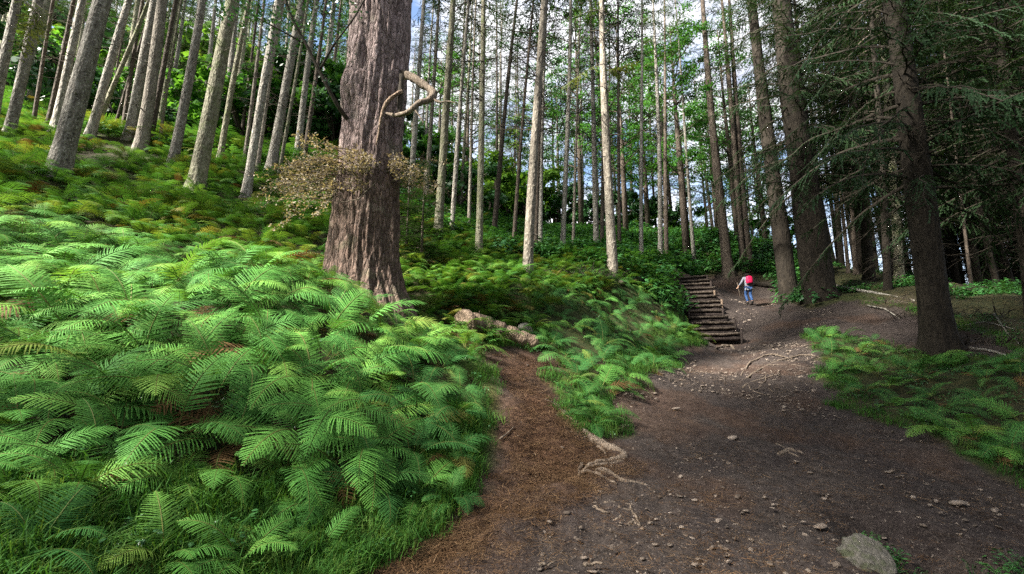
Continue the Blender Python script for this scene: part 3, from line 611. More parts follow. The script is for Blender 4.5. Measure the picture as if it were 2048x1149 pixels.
# ------------------------------------------------------------------ the giant tree
def giant():
    Yg = 9.2; prof = [(0, 700, 822), (80, 702, 822), (150, 697, 816), (180, 690, 815), (215, 688, 812), (250, 690, 808), (330, 683, 803), (400, 672, 800), (480, 664, 801), (540, 655, 804), (580, 645, 813), (612, 632, 828), (660, 612, 852)]
    zz, cc, rr = [], [], []
    for py, l, r in prof:
        a = at(l, py, Yg); b_ = at(r, py, Yg); zz.append(a.z); cc.append((a.x + b_.x) / 2); rr.append((b_.x - a.x) / 2)
    zz = np.array(zz[::-1]); cc = np.array(cc[::-1]); rr = np.array(rr[::-1]) * .93
    bx = float(cc[1]); bz = gz1(bx, Yg)
    root = empty('giant_tree', (bx, Yg, bz)); tag(root, 'giant old conifer with furrowed pinkish bark and a twisted dead branch', 'tree')
    H = 26.; hs = np.concatenate([np.arange(-.6, 11, .045), np.linspace(11, H, 30)]); nS = 190
    ztop = zz[-1]; V = []
    th = np.linspace(0, 2 * math.pi, nS, endpoint=False)
    for h in hs:
        z = bz + h
        if z < ztop: c_, r = np.interp(z, zz, cc), np.interp(z, zz, rr)
        else: t = (z - ztop) / (bz + H - ztop); c_, r = cc[-1] + (cc[-1] - cc[-4]) * t * 2, rr[-1] * (1 - t) ** .8 + .02
        low = math.exp(-max(h, 0) / 1.2)
        q_ = r * (1 + .035 * np.cos(3 * th + 1 + h * .25) + .03 * np.cos(5 * th + 2.1 - h * .35) + (.02 + .05 * low) * np.abs(np.cos(4 * th + .8 + .12 * h)) - .03 * low)
        q_ = q_ + .045 * fbm(th * 6.5 + .25 * np.sin(h * 1.3), np.full(nS, h * .55), 5, 4) + .06 * fbm(th * 17 + .3 * np.sin(h * 2.2), np.full(nS, h * 1.8), 6, 4)
        # swellings, hollows and scars on the side that faces the path
        for (ang, hh, sa, sh, am) in ((-2.25, 4.75, .30, .30, .10), (-2.0, 5.5, .16, .5, .09), (-2.15, 5.95, .10, .35, -.10), (-1.7, 4.9, .10, .8, -.05), (-.75, 6.6, .16, .35, -.12), (-1.25, 4.3, .07, 1.2, -.05), (-2.5, 1.4, .12, 1.2, -.07), (-.55, 1.2, .15, 1.1, .07), (-1.1, 5.6, .06, 1.0, -.045)):
            da = (th - ang + math.pi) % (2 * math.pi) - math.pi
            q_ = q_ + am * np.exp(-(da / sa) ** 2 - ((h - hh) / sh) ** 2)
        V += [Vector((c_ - bx + math.cos(t_) * a_, math.sin(t_) * a_, h)) for t_, a_ in zip(th, q_)]
    n = len(hs); Fq = [(i * nS + k, i * nS + (k + 1) % nS, (i + 1) * nS + (k + 1) % nS, (i + 1) * nS + k) for i in range(n - 1) for k in range(nS)]
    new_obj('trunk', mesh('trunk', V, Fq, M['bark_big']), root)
    def W(px, py, Y): return at(px, py, Y) - Vector((bx, Yg, bz))
    r_ = random.Random(3)
    def limb(name, pts, rad, mat, sides=10):
        b = MB(); P = []; R = []
        for i in range(len(pts) - 1):
            for k in range(4):
                t = k / 4; P.append(pts[i].lerp(pts[i + 1], t) + Vector([r_.uniform(-.012, .012) for _ in range(3)])); R.append((rad[i] * (1 - t) + rad[i + 1] * t) * r_.uniform(.88, 1.12))
        P.append(pts[-1]); R.append(rad[-1])
        # round the corners
        for _ in range(1): P = [P[0]] + [(P[i - 1] + P[i] * 2 + P[i + 1]) / 4 for i in range(1, len(P) - 1)] + [P[-1]]
        b.tube(P, R, sides, rough=.14, rnd=r_); return new_obj(name, b.build(name, mat), root)
    limb('twisted_branch', [W(806, 148, 9.0), W(826, 156, 8.75), W(848, 170, 8.6), W(868, 186, 8.5), W(862, 200, 8.4), W(838, 206, 8.3), W(826, 216, 8.25), W(812, 228, 8.3), W(788, 230, 8.45), W(770, 226, 8.75)], [.10, .085, .078, .082, .068, .06, .056, .05, .042, .02], M['dead_wood'])['label'] = 'bleached dead branch bent back on itself'
    limb('twig', [W(862, 198, 8.42), W(880, 205, 8.3), W(896, 202, 8.2), W(915, 207, 8.1)], [.032, .024, .016, .008], M['dead_wood'], 6)
    limb('twig', [W(872, 190, 8.5), W(882, 176, 8.45), W(884, 158, 8.4)], [.022, .014, .007], M['twig_dark'], 5)
    limb('twig', [W(828, 216, 8.25), W(838, 232, 8.2), W(848, 246, 8.15)], [.02, .014, .006], M['dead_wood'], 5)
    limb('dead_limb', [W(803, 150, 8.55), W(801, 190, 8.5), W(799, 232, 8.45)], [.045, .05, .05], M['twig_dark'])
    limb('dead_limb', [W(803, 182, 8.45), W(780, 196, 8.35), W(766, 216, 8.35), W(760, 248, 8.38), W(752, 290, 8.4)], [.04, .035, .03, .025, .012], M['log_wood'], 7)
    limb('limb', [W(705, 250, 8.9), W(676, 214, 8.6), W(650, 165, 8.4), W(618, 100, 8.3), W(585, 40, 8.2), W(560, -30, 8.1)], [.05, .042, .036, .032, .03, .03], M['twig_dark'], 7)
    limb('limb', [W(640, 140, 8.4), W(665, 92, 8.3), W(700, 48, 8.2), W(735, -10, 8.2)], [.025, .02, .018, .015], M['twig_dark'], 6)
    limb('limb', [W(612, 88, 8.3), W(560, 60, 8.1), W(505, 30, 8.0), W(450, -10, 7.9)], [.022, .018, .014, .01], M['twig_dark'], 6)
    # leaves on those hanging limbs
    b = MB()
    def leafq(b, c_, s, d=None):
        d = d or Vector((r_.uniform(-1, 1), r_.uniform(-1, 1), r_.uniform(-.7, .3))).normalized(); u = d.cross(Vector((r_.uniform(-1, 1), r_.uniform(-1, 1), r_.uniform(-.4, 1)))).normalized()
        b.quad(c_, c_ + d * s * .5 + u * s * .3, c_ + d * s, c_ + d * s * .5 - u * s * .3)
    for (px, py, Y, rx, ry, n_) in ((560, 30, 8.1, 60, 40, 260), (490, 20, 8.0, 55, 35, 240), (620, 60, 8.3, 45, 40, 120), (665, 60, 8.3, 30, 45, 130), (530, 90, 8.1, 50, 30, 110), (600, -30, 8.1, 130, 40, 260), (690, 10, 8.2, 30, 40, 100), (640, 160, 8.4, 30, 30, 30)):
        for cl_ in range(max(3, n_ // 22)):
            c0 = W(px + r_.gauss(0, rx * .6), py + r_.gauss(0, ry * .6), Y + r_.uniform(-.5, .5))
            for _ in range(22): leafq(b, c0 + Vector((r_.gauss(0, .14), r_.gauss(0, .14), r_.gauss(0, .07))), r_.uniform(.05, .10))
    f_ = new_obj('foliage', b.build('foliage', M['bush'], False), root)
    # withered foliage hanging round the trunk
    b = MB(); zc = W(740, 345, 8.6).z
    for i in range(74):
        az = r_.uniform(-math.pi * 1.15, -1.5) if i < 52 else r_.uniform(-1.6, .25); l = r_.uniform(.45, .9) + (r_.uniform(.2, 1.0) if -3.6 < az < -2.2 else 0) + (.3 if az > -.4 else 0)
        h0 = zc + r_.gauss(.05, .22); p0 = Vector((math.cos(az) * .55, math.sin(az) * .55, h0)); d = Vector((math.cos(az + r_.uniform(-.5, .5)), math.sin(az + r_.uniform(-.5, .5)), r_.uniform(-.15, .3))).normalized()
        P = [p0 + d * (l * t) + Vector((0, 0, -.32 * l * t * t)) for t in (0, .25, .5, .75, 1)]
        b.tube(P, [.013, .011, .009, .006, .003], 4, mi=0, cap=False)
        for _ in range(int(l * 13)):
            t = r_.uniform(.15, 1); q0 = p0 + d * (l * t) + Vector((0, 0, -.32 * l * t * t)); e = (d + Vector((r_.uniform(-1, 1), r_.uniform(-1, 1), r_.uniform(-.8, .7)))).normalized() * r_.uniform(.08, .26)
            b.tube([q0, q0 + e * .6, q0 + e + Vector((0, 0, -.03))], [.004, .003, .0015], 3, mi=0, cap=False)
            for _ in range(7):
                c0 = q0 + e * r_.uniform(.1, 1) + Vector((r_.gauss(0, .03), r_.gauss(0, .03), r_.gauss(0, .03))); dd = Vector((r_.uniform(-1, 1), r_.uniform(-1, 1), r_.uniform(-1, .6))).normalized(); u = dd.cross(Vector((r_.uniform(-1, 1), r_.uniform(-1, 1), 1))).normalized(); s = r_.uniform(.03, .075)
                b.quad(c0, c0 + dd * s * .5 + u * s * .26, c0 + dd * s, c0 + dd * s * .5 - u * s * .26, 1)
    o_ = new_obj('withered_foliage', b.build('withered_foliage', [M['dead_wood'], M['dead_leaf']], False), root); o_['label'] = 'ragged ring of withered brown foliage'
    limb('twig', [W(752, 365, 8.35), W(735, 380, 8.3), W(720, 398, 8.3), W(690, 404, 8.4), W(672, 402, 8.6)], [.012, .014, .012, .008, .005], M['dead_wood'], 5)
    cr = new_obj('crown', CROWN_DARK[0], root); cr.location = (.5, 0, 11); cr.scale = (1, 1, .9)
    ALL_TREES.append(root)
giant()

# ------------------------------------------------------------------ leafy trees, bushes, saplings
def leaf_cloud(b, lobes, n, s0, s1, r_, mi=0, shell=.55, flat=.5):
    for _ in range(n):
        cx, cy, cz, rx, ry, rz = lobes[r_.randrange(len(lobes))]
        while True:
            d = Vector((r_.gauss(0, 1), r_.gauss(0, 1), r_.gauss(0, 1)))
            if d.length > .1: break
        d.normalize(); k = shell + (1 - shell) * r_.random(); k *= r_.uniform(.85, 1.1)
        c0 = Vector((cx + d.x * rx * k, cy + d.y * ry * k, cz + d.z * rz * k))
        nrm = (d * .6 + Vector((r_.uniform(-1, 1), r_.uniform(-1, 1), r_.uniform(-.3, 1.2)))).normalized(); a = nrm.cross(Vector((r_.uniform(-1, 1), r_.uniform(-1, 1), r_.uniform(-1, 1)))).normalized(); u = nrm.cross(a); s = r_.uniform(s0, s1)
        b.quad(c0 - a * s * .5, c0 + u * s * .32, c0 + a * s * .5, c0 - u * s * .32, mi)
def bush_mesh(seed, mat, h=3., r=1.6, n=2600, s=(.12, .24)):
    r_ = random.Random(seed); b = MB(); lobes = []
    for i in range(26):
        a = r_.uniform(0, 6.28); q_ = r * math.sqrt(r_.random()); z = h * r_.uniform(.15, .9) * (1 - .4 * (q_ / r) ** 2); s_ = r_.uniform(.22, .5) * r * .6
        lobes.append((math.cos(a) * q_, math.sin(a) * q_, z, s_, s_, s_ * .6))
        if i < 12: b.tube([(0, 0, -.2), (math.cos(a) * q_ * .4, math.sin(a) * q_ * .4, z * .5), (math.cos(a) * q_, math.sin(a) * q_, z)], [.05, .03, .01], 4, mi=0, cap=False)
    leaf_cloud(b, lobes, n, *s, r_, 1, .35)
    return b.build('foliage', [M['twig_dark'], mat], False)
BUSH = [bush_mesh(300 + i, M['bush']) for i in range(4)]
BUSH_L = [bush_mesh(310 + i, M['beech']) for i in range(2)]
BUSH_Y = [bush_mesh(320 + i, M['beech_yellow']) for i in range(2)]
def bush(x, y, sc, label, group, seed, pool=None, name='shrub'):
    r_ = random.Random(seed); o_ = new_obj(name, r_.choice(pool or BUSH)); o_.location = (x, y, gz1(x, y) - .05); o_.rotation_euler.z = r_.uniform(0, 6.28); o_.scale = (sc * r_.uniform(.9, 1.3), sc * r_.uniform(.9, 1.3), sc * r_.uniform(.8, 1.15)); tag(o_, label, 'tree' if name == 'hillside_tree' else 'shrub', group); return o_
r_ = random.Random(77)
fn = sector(-100, 700, 22, 44)
for k in range(60):
    x, y = fn(r_); bush(x, y, r_.uniform(1.2, 2.5), 'leafy green shrub between the far trunks on the left hillside', 'shrubs of the left hillside', 400 + k, (BUSH, BUSH_L)[k % 2])
fn = sector(-60, 680, 42, 60)
for k in range(46):
    x, y = fn(r_); bush(x, y, r_.uniform(2.8, 5.2), 'leafy yellow-green tree far up the left hillside behind the trunks', 'leafy trees far up the left hillside', 460 + k, (BUSH_Y, BUSH_L, BUSH)[k % 3], 'hillside_tree')
for k, (px, py, Y, sc, pool, lab) in enumerate([(905, 440, 26, 1.5, BUSH, 'dark shrub behind the smooth olive trunk'), (975, 430, 30, 1.8, BUSH_L, 'bright green shrub below the open white sky'), (1015, 440, 33, 2.0, BUSH_Y, 'yellow-green shrub at the foot of the open white sky'), (1050, 445, 32, 1.7, BUSH_L, 'green shrub left of the tall knotted trunk'),
      (1110, 455, 34, 1.7, BUSH, 'dark shrub right of the tall knotted trunk'), (860, 405, 28, 1.7, BUSH_L, 'green shrub right behind the giant tree'), (940, 425, 36, 2.0, BUSH_Y, 'pale yellow-green shrub far behind mid-picture trunks'), (1165, 465, 33, 1.5, BUSH, 'dark shrub left of the mossy white trunk'), (1265, 470, 33, 1.2, BUSH, 'dark shrub on the rise right of the mossy white trunk'), (1345, 478, 34, 1.5, BUSH, 'dark shrub on the crest above the steps'), (1295, 476, 35, 1.6, BUSH_L, 'green shrub on the crest above the slim grey trunk'), (1225, 470, 35, 1.7, BUSH, 'dark shrub on the crest behind the mossy white trunk'), (1560, 505, 31, 1.5, BUSH_L, 'green shrub on the crest behind the brown-grey conifer'), (1405, 480, 36, 1.0, BUSH, 'small dark shrub on the crest behind the thick dark trunk'), (780, 380, 30, 2.0, BUSH, 'dark shrub hidden behind the giant tree'), (1000, 445, 44, 2.2, BUSH_L, 'far green shrub on the crest in mid picture')]):
    v = at(px, py, Y); bush(v.x, v.y, sc, lab, None, 500 + k, pool)
def young_spruce(px, py, sc, label, mat=None):
    v = hit(px, py); v.z = gz1(v.x, v.y); root = empty('young_spruce', v); tag(root, label, 'tree'); b = MB(); b.tube([(0, 0, -.2), (0, 0, 5.9 * sc)], [.06 * sc + .02, .01], 7); new_obj('trunk', b.build('trunk', M['bark_brown']), root)
    c_ = new_obj('crown', CROWN_YOUNG[0], root); c_.scale = (sc * 1.0, sc * 1.0, sc); c_.location.z = .05
young_spruce(842, 535, .55, 'small dark spruce growing close to the right of the giant tree')
young_spruce(812, 520, .5, 'smaller dark spruce half hidden by the giant tree')
def beech(px, Y, H, r0, label, seed, lobes_n=70, leaves=9000, mat='beech', spread=4.2, c0=.3, lean=0):
    r_ = random.Random(seed); v = at(px, 520, Y); x, y = v.x, v.y; root = empty('broadleaf_tree', (x, y, gz1(x, y))); tag(root, label, 'tree'); b = MB()
    b.tube([(0, 0, -.3), (lean * .2, 0, H * .3), (lean * .5, .1, H * .6), (lean, 0, H * .95)], [r0 * 1.2, r0, r0 * .6, .03], 10); lobes = []; limbs = MB()
    for i in range(lobes_n):
        h = r_.uniform(c0, 1.0); a = r_.uniform(0, 6.28); q_ = spread * r_.uniform(.25, 1) * math.sqrt(max(.05, math.sin(math.pi * min(.97, (h - c0) / (1 - c0) * .8 + .16)))); z = H * h; s_ = r_.uniform(.35, .85)
        e = Vector((math.cos(a) * q_ + lean * h, math.sin(a) * q_, z)); lobes.append((e.x, e.y, e.z, s_ * 1.3, s_ * 1.3, s_ * .45))
        if i % 2 == 0: s0 = Vector((lean * h * .8, 0, z - q_ * .55)); limbs.tube([s0, s0.lerp(e, .5) + Vector((0, 0, .1)), e], [.05, .03, .008], 5, cap=False)
    new_obj('trunk', b.build('trunk', M['bark_brown']), root); new_obj('limb', limbs.build('limb', M['bark_brown']), root)
    c_ = MB(); leaf_cloud(c_, lobes, leaves, .11, .2, r_, 0, .2); new_obj('crown', c_.build('crown', M[mat], False), root); ALL_TREES.append(root)
beech(1375, 27, 17, .2, 'leafy bright green broadleaf tree above the steps', 71, 80, 9000, 'beech', 3.2, .35)
beech(1300, 31, 14, .16, 'leafy green broadleaf tree left of the pair above the steps', 72, 60, 6500, 'beech', 2.8, .25)
beech(1535, 30, 13, .16, 'green broadleaf tree in the gap right of the walker', 73, 60, 6500, 'bush', 3.2, .2)
beech(1440, 33, 12, .15, 'dark leafy tree on the crest behind the thick dark trunk', 74, 60, 6000, 'bush', 3.0, .2)
beech(1120, 36, 14, .16, 'dark leafy tree far behind the straight grey trunk', 75, 60, 6500, 'bush', 3.2, .15)
beech(1215, 34, 12, .16, 'dark leafy tree behind the mossy white trunk', 76, 60, 6500, 'bush', 3.0, .15)
beech(620, 30, 13, .18, 'dark leafy tree behind the trunks left of the giant', 77, 70, 8000, 'bush', 3.6, .1)
beech(870, 38, 15, .18, 'green leafy tree far behind the smooth olive trunk', 78, 60, 7000, 'beech', 3.4, .1)
for k_, (px_, Y_, H_, mt_, lab_) in enumerate([(930, 34, 15, 'beech', 'bright leafy tree far behind the grey trunks right of the giant'), (1030, 40, 13, 'beech_yellow', 'yellow-green leafy tree low behind the leaning dark trunk'), (1080, 31, 17, 'bush', 'leafy tree right behind the tall knotted trunk'), (1165, 30, 18, 'beech', 'tall green leafy tree between knotted and mossy trunks'), (1255, 29, 18, 'beech', 'green leafy tree right of the mossy white trunk'),
      (1340, 36, 20, 'beech', 'tall green tree far above the steps'), (1480, 29, 17, 'beech', 'leafy green tree behind the dark pair at the path head'), (1420, 40, 20, 'beech', 'tall far green tree on the crest'), (700, 40, 18, 'beech', 'green leafy tree far behind the giant'), (1560, 36, 18, 'bush', 'dark leafy tree far behind the brown-grey conifer'), (1000, 46, 12, 'beech', 'low far green tree under the open sky'), (560, 44, 20, 'beech_yellow', 'yellowish leafy tree far behind the left cluster'), (420, 46, 20, 'beech', 'leafy tree far behind the long mossy conifer'), (240, 44, 20, 'beech_yellow', 'yellowish leafy tree far behind the twin grey pair'), (1110, 42, 22, 'beech', 'tall leafy tree far right behind the knotted trunk'), (1200, 40, 23, 'bush', 'tall dark leafy tree far behind the mossy white trunk'), (1290, 42, 24, 'beech', 'tall leafy tree far behind the slim grey trunk'), (1380, 46, 25, 'bush', 'tall dark leafy tree far behind the leaning slim trunk'), (1510, 42, 23, 'beech', 'tall leafy tree far behind the walker'), (880, 46, 22, 'bush', 'tall dark leafy tree far behind the olive trunk'), (640, 52, 26, 'beech', 'tall leafy tree far beyond the trunks beside the giant'), (330, 54, 26, 'bush', 'tall dark leafy tree far beyond the reddish grey trunk'), (120, 52, 26, 'beech', 'tall leafy tree far beyond the stout speckled conifer')]):
    beech(px_, Y_, H_, .16, lab_, 791 + k_, 70, 5200, mt_, 3.4, .12 if H_ < 16 else .3)   # seed 791
# live sprays on otherwise bare stems
def spray(name, px, py, px2, py2, Y, mat, label, seed, wide=.4, dens=1.1, parent_label=None, hang=.1, droop=.2):
    par = next(t for t in ALL_TREES if t['label'].startswith(parent_label)); r_ = random.Random(seed); a = at(px, py, Y); e = at(px2, py2, Y - .4); d = e - a; L = d.length; b = MB()
    needle_branch(b, L, r_, droop, droop * .8, dens, wide, hang=hang, bare=.25)
    o_ = new_obj(name, b.build(name, [M['bark_brown'], M[mat]])); mw = Matrix.Translation(a) @ d.to_track_quat('X', 'Z').to_matrix().to_4x4()
    o_.parent = par; bpy.context.view_layer.update(); o_.matrix_world = mw
    return o_
for i in range(7): spray('live_branch', 1206, 150 - i * 4, 1275 - (i % 3) * 22 + (-110 if i in (5,) else 0), 150 + i * 9 - 25, 16.0, 'needle_lit', '', 60 + i, .45, 1.5, 'mossy white-flecked', .35)
for i in range(6): spray('live_branch', 30 + i * 9, -10 + i * 6, 120 - i * 16, 40 + i * 16, 13.6, 'needle_lit', '', 80 + i, .28, 1.0, 'lichen-flecked', .2)

# ------------------------------------------------------------------ ferns
def frond_mesh(name, seed, L=1.0, pairs=20, n=6, e0=68, e1=-25, wide=.20, mat=None, stem=.2, curl=0.0):
    r_ = random.Random(seed); b = MB(); P = [Vector((0, 0, 0))]; T = []; ns = 16; y = 0
    for i in range(ns):
        t = (i + .5) / ns; e = math.radians(e0 + (e1 - e0) * (t ** 1.15)); yaw = curl * t
        d = Vector((math.cos(e) * math.cos(yaw), math.cos(e) * math.sin(yaw), math.sin(e))); T.append(d); P.append(P[-1] + d * (L / ns))
    b.tube(P, [.007 * L * (1 - .8 * i / ns) + .001 for i in range(ns + 1)], 3, mi=0, cap=False)
    for i in range(pairs):
        u = (i + .5) / pairs; t = stem + (1 - stem) * u; f = t * ns; k = min(ns - 1, int(f)); o_ = P[k].lerp(P[k + 1], f - k); ax = T[k]
        bn = ax.cross(Vector((0, 0, 1))); bn = bn.normalized() if bn.length > .01 else Vector((0, 1, 0)); up = bn.cross(ax).normalized()
        if up.z < 0: up = -up
        pl = wide * L * (math.sin(math.pi * min(1, (u * .72 + .26))) ** .9) * (1 if u < .9 else .75) * r_.uniform(.88, 1.08)
        for s in (-1, 1):
            fw = math.radians(18 + 30 * u + r_.uniform(-5, 5)); d = (bn * s * math.cos(fw) + ax * math.sin(fw) + up * r_.uniform(-.05, .14)).normalized()
            sd = d.cross(up).normalized(); w = .0082 * L * (1.1 - .35 * u) * (32 / pairs)
            q0 = o_.copy()
            for j in range(n):
                tt = (j + 1) / n; q1 = o_ + d * (pl * tt) - up * (pl * .22 * tt * tt); ww = w * (1 - .55 * j / n) * r_.uniform(.85, 1.15); mid = q0.lerp(q1, .62); w2 = ww * (.55 if j < n - 1 else 0)
                for g_ in (1, -1):
                    i0 = len(b.V); b.V += [q0, q1, q1 + sd * (w2 * g_), mid + sd * (ww * g_), q0 + sd * (ww * .6 * g_)]; b.F.append((i0, i0 + 1, i0 + 2, i0 + 3, i0 + 4)); b.M.append(1)
                q0 = q1
    return b.build(name, [M['stem'], mat], False)
def frond_set(mat, seed, pairs=32, n=5):
    return [frond_mesh('frond', seed + i, 1.0, pairs, n, e0, e1, wd, mat, st, cu) for i, (e0, e1, wd, st, cu) in enumerate([(72, -30, .22, .22, .2), (60, -40, .25, .2, -.35), (50, -28, .20, .18, .45), (80, -5, .22, .25, -.15), (40, -55, .22, .15, .1), (66, -60, .24, .2, -.1)])]
FR = {'fern': frond_set(M['fern'], 700), 'fern_dark': frond_set(M['fern_dark'], 720), 'fern_mid': frond_set(M['fern_mid'], 740, 20, 3), 'fern_dead': frond_set(M['fern_dead'], 760, 20, 4)}
def slope_quat(x, y, k=.5):
    e = .4; nx = -(gz1(x + e, y) - gz1(x - e, y)) / (2 * e); ny = -(gz1(x, y + e) - gz1(x, y - e)) / (2 * e)
    return Vector((0, 0, 1)).rotation_difference(Vector((nx * k, ny * k, 1)).normalized())
def fern(x, y, size, kind, label, group, seed, nf=None, dead=.1, name='fern_plant'):
    r_ = random.Random(seed); root = empty(name, (x, y, gz1(x, y) - .03), slope_quat(x, y, .7)); tag(root, label, 'fern', group)
    nf = (nf + 2) if nf else r_.choice((6, 7, 8, 9)); a0 = r_.uniform(0, 6.28)
    for i in range(nf):
        kd = 'fern_dead' if r_.random() < dead else kind
        o_ = new_obj('frond', r_.choice(FR[kd]), root); s = size * r_.choice((.6, .75, .85, .95, 1.05)) * r_.uniform(.9, 1.1)
        o_.scale = (s, s * r_.uniform(.9, 1.15), s); o_.rotation_euler = (r_.uniform(-.25, .25), r_.uniform(-.15, .25) + (.5 if kd == 'fern_dead' else 0), a0 + i * 6.283 / nf + r_.uniform(-.4, .4))
    return root
FERN_XY = []
def grid_scatter(poly, n, dmin, seed, dens=None):
    r_ = random.Random(seed); xs = [p_[0] for p_ in poly]; ys = [p_[1] for p_ in poly]; out = []
    cand = np.array([(r_.uniform(min(xs), max(xs)), r_.uniform(min(ys), max(ys))) for _ in range(n * 40)])
    cand = cand[poly_sd(cand[:, 0], cand[:, 1], poly) < 0]
    for x, y in cand:
        d = dmin(x, y) if callable(dmin) else dmin
        if any((x - a) ** 2 + (y - c_) ** 2 < d * d for a, c_ in out): continue
        out.append((float(x), float(y)))
        if len(out) >= n: break
    return out
near_poly = wpoly([(-200, 1080, 2.9), (60, 1000), (330, 1010), (600, 1010), (830, 1020), (925, 900), (945, 780), (880, 690), (820, 640), (700, 612)]) + [tuple(at(560, 560, 8.6))[:2], tuple(at(250, 520, 8.6))[:2], tuple(at(-60, 510, 7.6))[:2], (-9.5, 6.8), (-7.5, 3.6)]
pts_near = grid_scatter(near_poly, 176, lambda x, y: .27 + .016 * y, 1)
sd_near = poly_sd(np.array([a for a, _ in pts_near]), np.array([a for _, a in pts_near]), near_poly)
def near_label(x, y):
    if x > -1.6 and y > 5.2: return 'arching fern on the right flank of the bank above brown needles', 'ferns on the right flank of the near bank'
    if y < 4.4: return 'fern low on the near bank just above the grass', 'ferns along the lower rim of the near bank'
    if x < -4.2: return 'sunlit fern on the upper left of the near bank', 'ferns on the upper left of the near bank'
    if y > 6.6: return 'fern on the crown of the near bank before the giant tree', 'ferns on the crown of the near bank'
    return 'arching fern in the thick middle of the near left bank', 'ferns in the middle of the near bank'
for k, (x, y) in enumerate(pts_near):
    rim = min(1, -sd_near[k] / .8); sunny = x < -2.6 - .1 * y + .2
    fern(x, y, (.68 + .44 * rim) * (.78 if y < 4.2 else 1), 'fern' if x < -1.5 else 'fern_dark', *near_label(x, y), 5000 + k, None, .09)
# single ferns that stand out
for k, (px, py, sz, kd, nf, lab) in enumerate([(590, 612, 1.05, 'fern', 7, 'tall fern raised above the bank just left of the giant tree'), (150, 985, .75, 'fern', 6, 'bright fern at the left with fronds drooping over dark leaves'),
     (330, 1120, .55, 'fern', 7, 'light green fern at the very bottom of the picture'), (470, 1130, .6, 'fern', 7, 'bright yellow-green fern in the grass at the bottom'), (640, 1090, .42, 'fern', 6, 'small fern in the grass near the path at bottom'), (60, 1110, .6, 'fern_dark', 6, 'dark fern in the bottom left corner'),
     (835, 985, .7, 'fern', 6, 'fern hanging over the brown needle bank'), (900, 1000, .45, 'fern_dark', 5, 'small fern at the lower right tip of the bank'), (2000, 925, .8, 'fern', 5, 'fern spreading low over the path edge at the far right'), (1950, 880, .75, 'fern', 6, 'fern just above the one spreading over the path edge'),
     (1190, 842, .62, 'fern_dark', 7, 'fern at the tip of green between bank and path'), (1150, 800, .6, 'fern', 6, 'fern right of the brown bank beside a small ivy patch'), (1340, 655, .7, 'fern_dark', 6, 'fern beside the foot of the log steps'), (1100, 690, .75, 'fern_dark', 7, 'broad fern right of the fallen log with the stone')]):
    v = on_ground(px, py); fern(v.x, v.y, sz, kd, lab, None, 5400 + k, nf, .03); FERN_XY.append((v.x, v.y))
mid_poly = wpoly([(1095, 700), (1110, 745), (1200, 830), (1225, 800), (1290, 745), (1360, 690), (1385, 640), (1355, 585), (1250, 570), (1120, 590), (1060, 640)])
for k, (x, y) in enumerate(grid_scatter(mid_poly, 75, .5, 2)):
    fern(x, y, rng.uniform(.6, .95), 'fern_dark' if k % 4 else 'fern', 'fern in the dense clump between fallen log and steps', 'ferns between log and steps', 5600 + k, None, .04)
right_poly = wpoly([(1640, 670), (1660, 760), (1760, 820), (1900, 870), (2060, 940), (2060, 740), (1900, 715), (1780, 690)])
for k, (x, y) in enumerate(grid_scatter(right_poly, 46, .58, 3)):
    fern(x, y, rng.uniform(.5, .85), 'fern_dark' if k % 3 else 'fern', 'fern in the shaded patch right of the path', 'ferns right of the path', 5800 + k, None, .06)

# ------------------------------------------------------------------ ground cover nobody could count: instances on points
def scatter_stuff(name, label, srcs, pts, sizes, tilt=.25, seed=0, zoff=-.02, up=None):
    r_ = random.Random(seed); pts = np.array(pts); z = gz(pts[:, 0], pts[:, 1]) + zoff
    me = bpy.data.meshes.new(name); me.from_pydata([(a, b_, c_) for a, b_, c_ in zip(pts[:, 0], pts[:, 1], z)], [], [])
    n = len(pts); rot = np.zeros((n, 3), np.float32); rot[:, 2] = nr.uniform(0, 6.283, n); rot[:, 0] = nr.normal(0, tilt, n); rot[:, 1] = nr.normal(0, tilt, n)
    a_ = me.attributes.new('rot', 'FLOAT_VECTOR', 'POINT'); a_.data.foreach_set('vector', rot.ravel())
    a_ = me.attributes.new('scl', 'FLOAT', 'POINT'); a_.data.foreach_set('value', np.array(sizes, np.float32))
    col = bpy.data.collections.new(name + '_source')
    for s in srcs:
        so = bpy.data.objects.new(s.name, s); col.objects.link(so)
    ng = bpy.data.node_groups.new(name, 'GeometryNodeTree'); ng.interface.new_socket('Geometry', in_out='INPUT', socket_type='NodeSocketGeometry'); ng.interface.new_socket('Geometry', in_out='OUTPUT', socket_type='NodeSocketGeometry')
    gi = ng.nodes.new('NodeGroupInput'); go = ng.nodes.new('NodeGroupOutput'); ip = ng.nodes.new('GeometryNodeInstanceOnPoints'); ci = ng.nodes.new('GeometryNodeCollectionInfo')
    ci.inputs['Collection'].default_value = col; ci.inputs['Separate Children'].default_value = True; ci.inputs['Reset Children'].default_value = True
    ip.inputs['Pick Instance'].default_value = True
    ra = ng.nodes.new('GeometryNodeInputNamedAttribute'); ra.data_type = 'FLOAT_VECTOR'; ra.inputs['Name'].default_value = 'rot'
    sa = ng.nodes.new('GeometryNodeInputNamedAttribute'); sa.data_type = 'FLOAT'; sa.inputs['Name'].default_value = 'scl'
    er = ng.nodes.new('FunctionNodeEulerToRotation')
    L_ = ng.links.new; L_(gi.outputs[0], ip.inputs['Points']); L_(ci.outputs[0], ip.inputs['Instance']); L_(ra.outputs['Attribute'], er.inputs[0]); L_(er.outputs[0], ip.inputs['Rotation']); L_(sa.outputs['Attribute'], ip.inputs['Scale']); L_(ip.outputs[0], go.inputs[0])
    o_ = new_obj(name, me); md = o_.modifiers.new('scatter', 'NODES'); md.node_group = ng; o_['kind'] = 'stuff'; o_['label'] = label; o_['category'] = name.replace('_', ' '); return o_
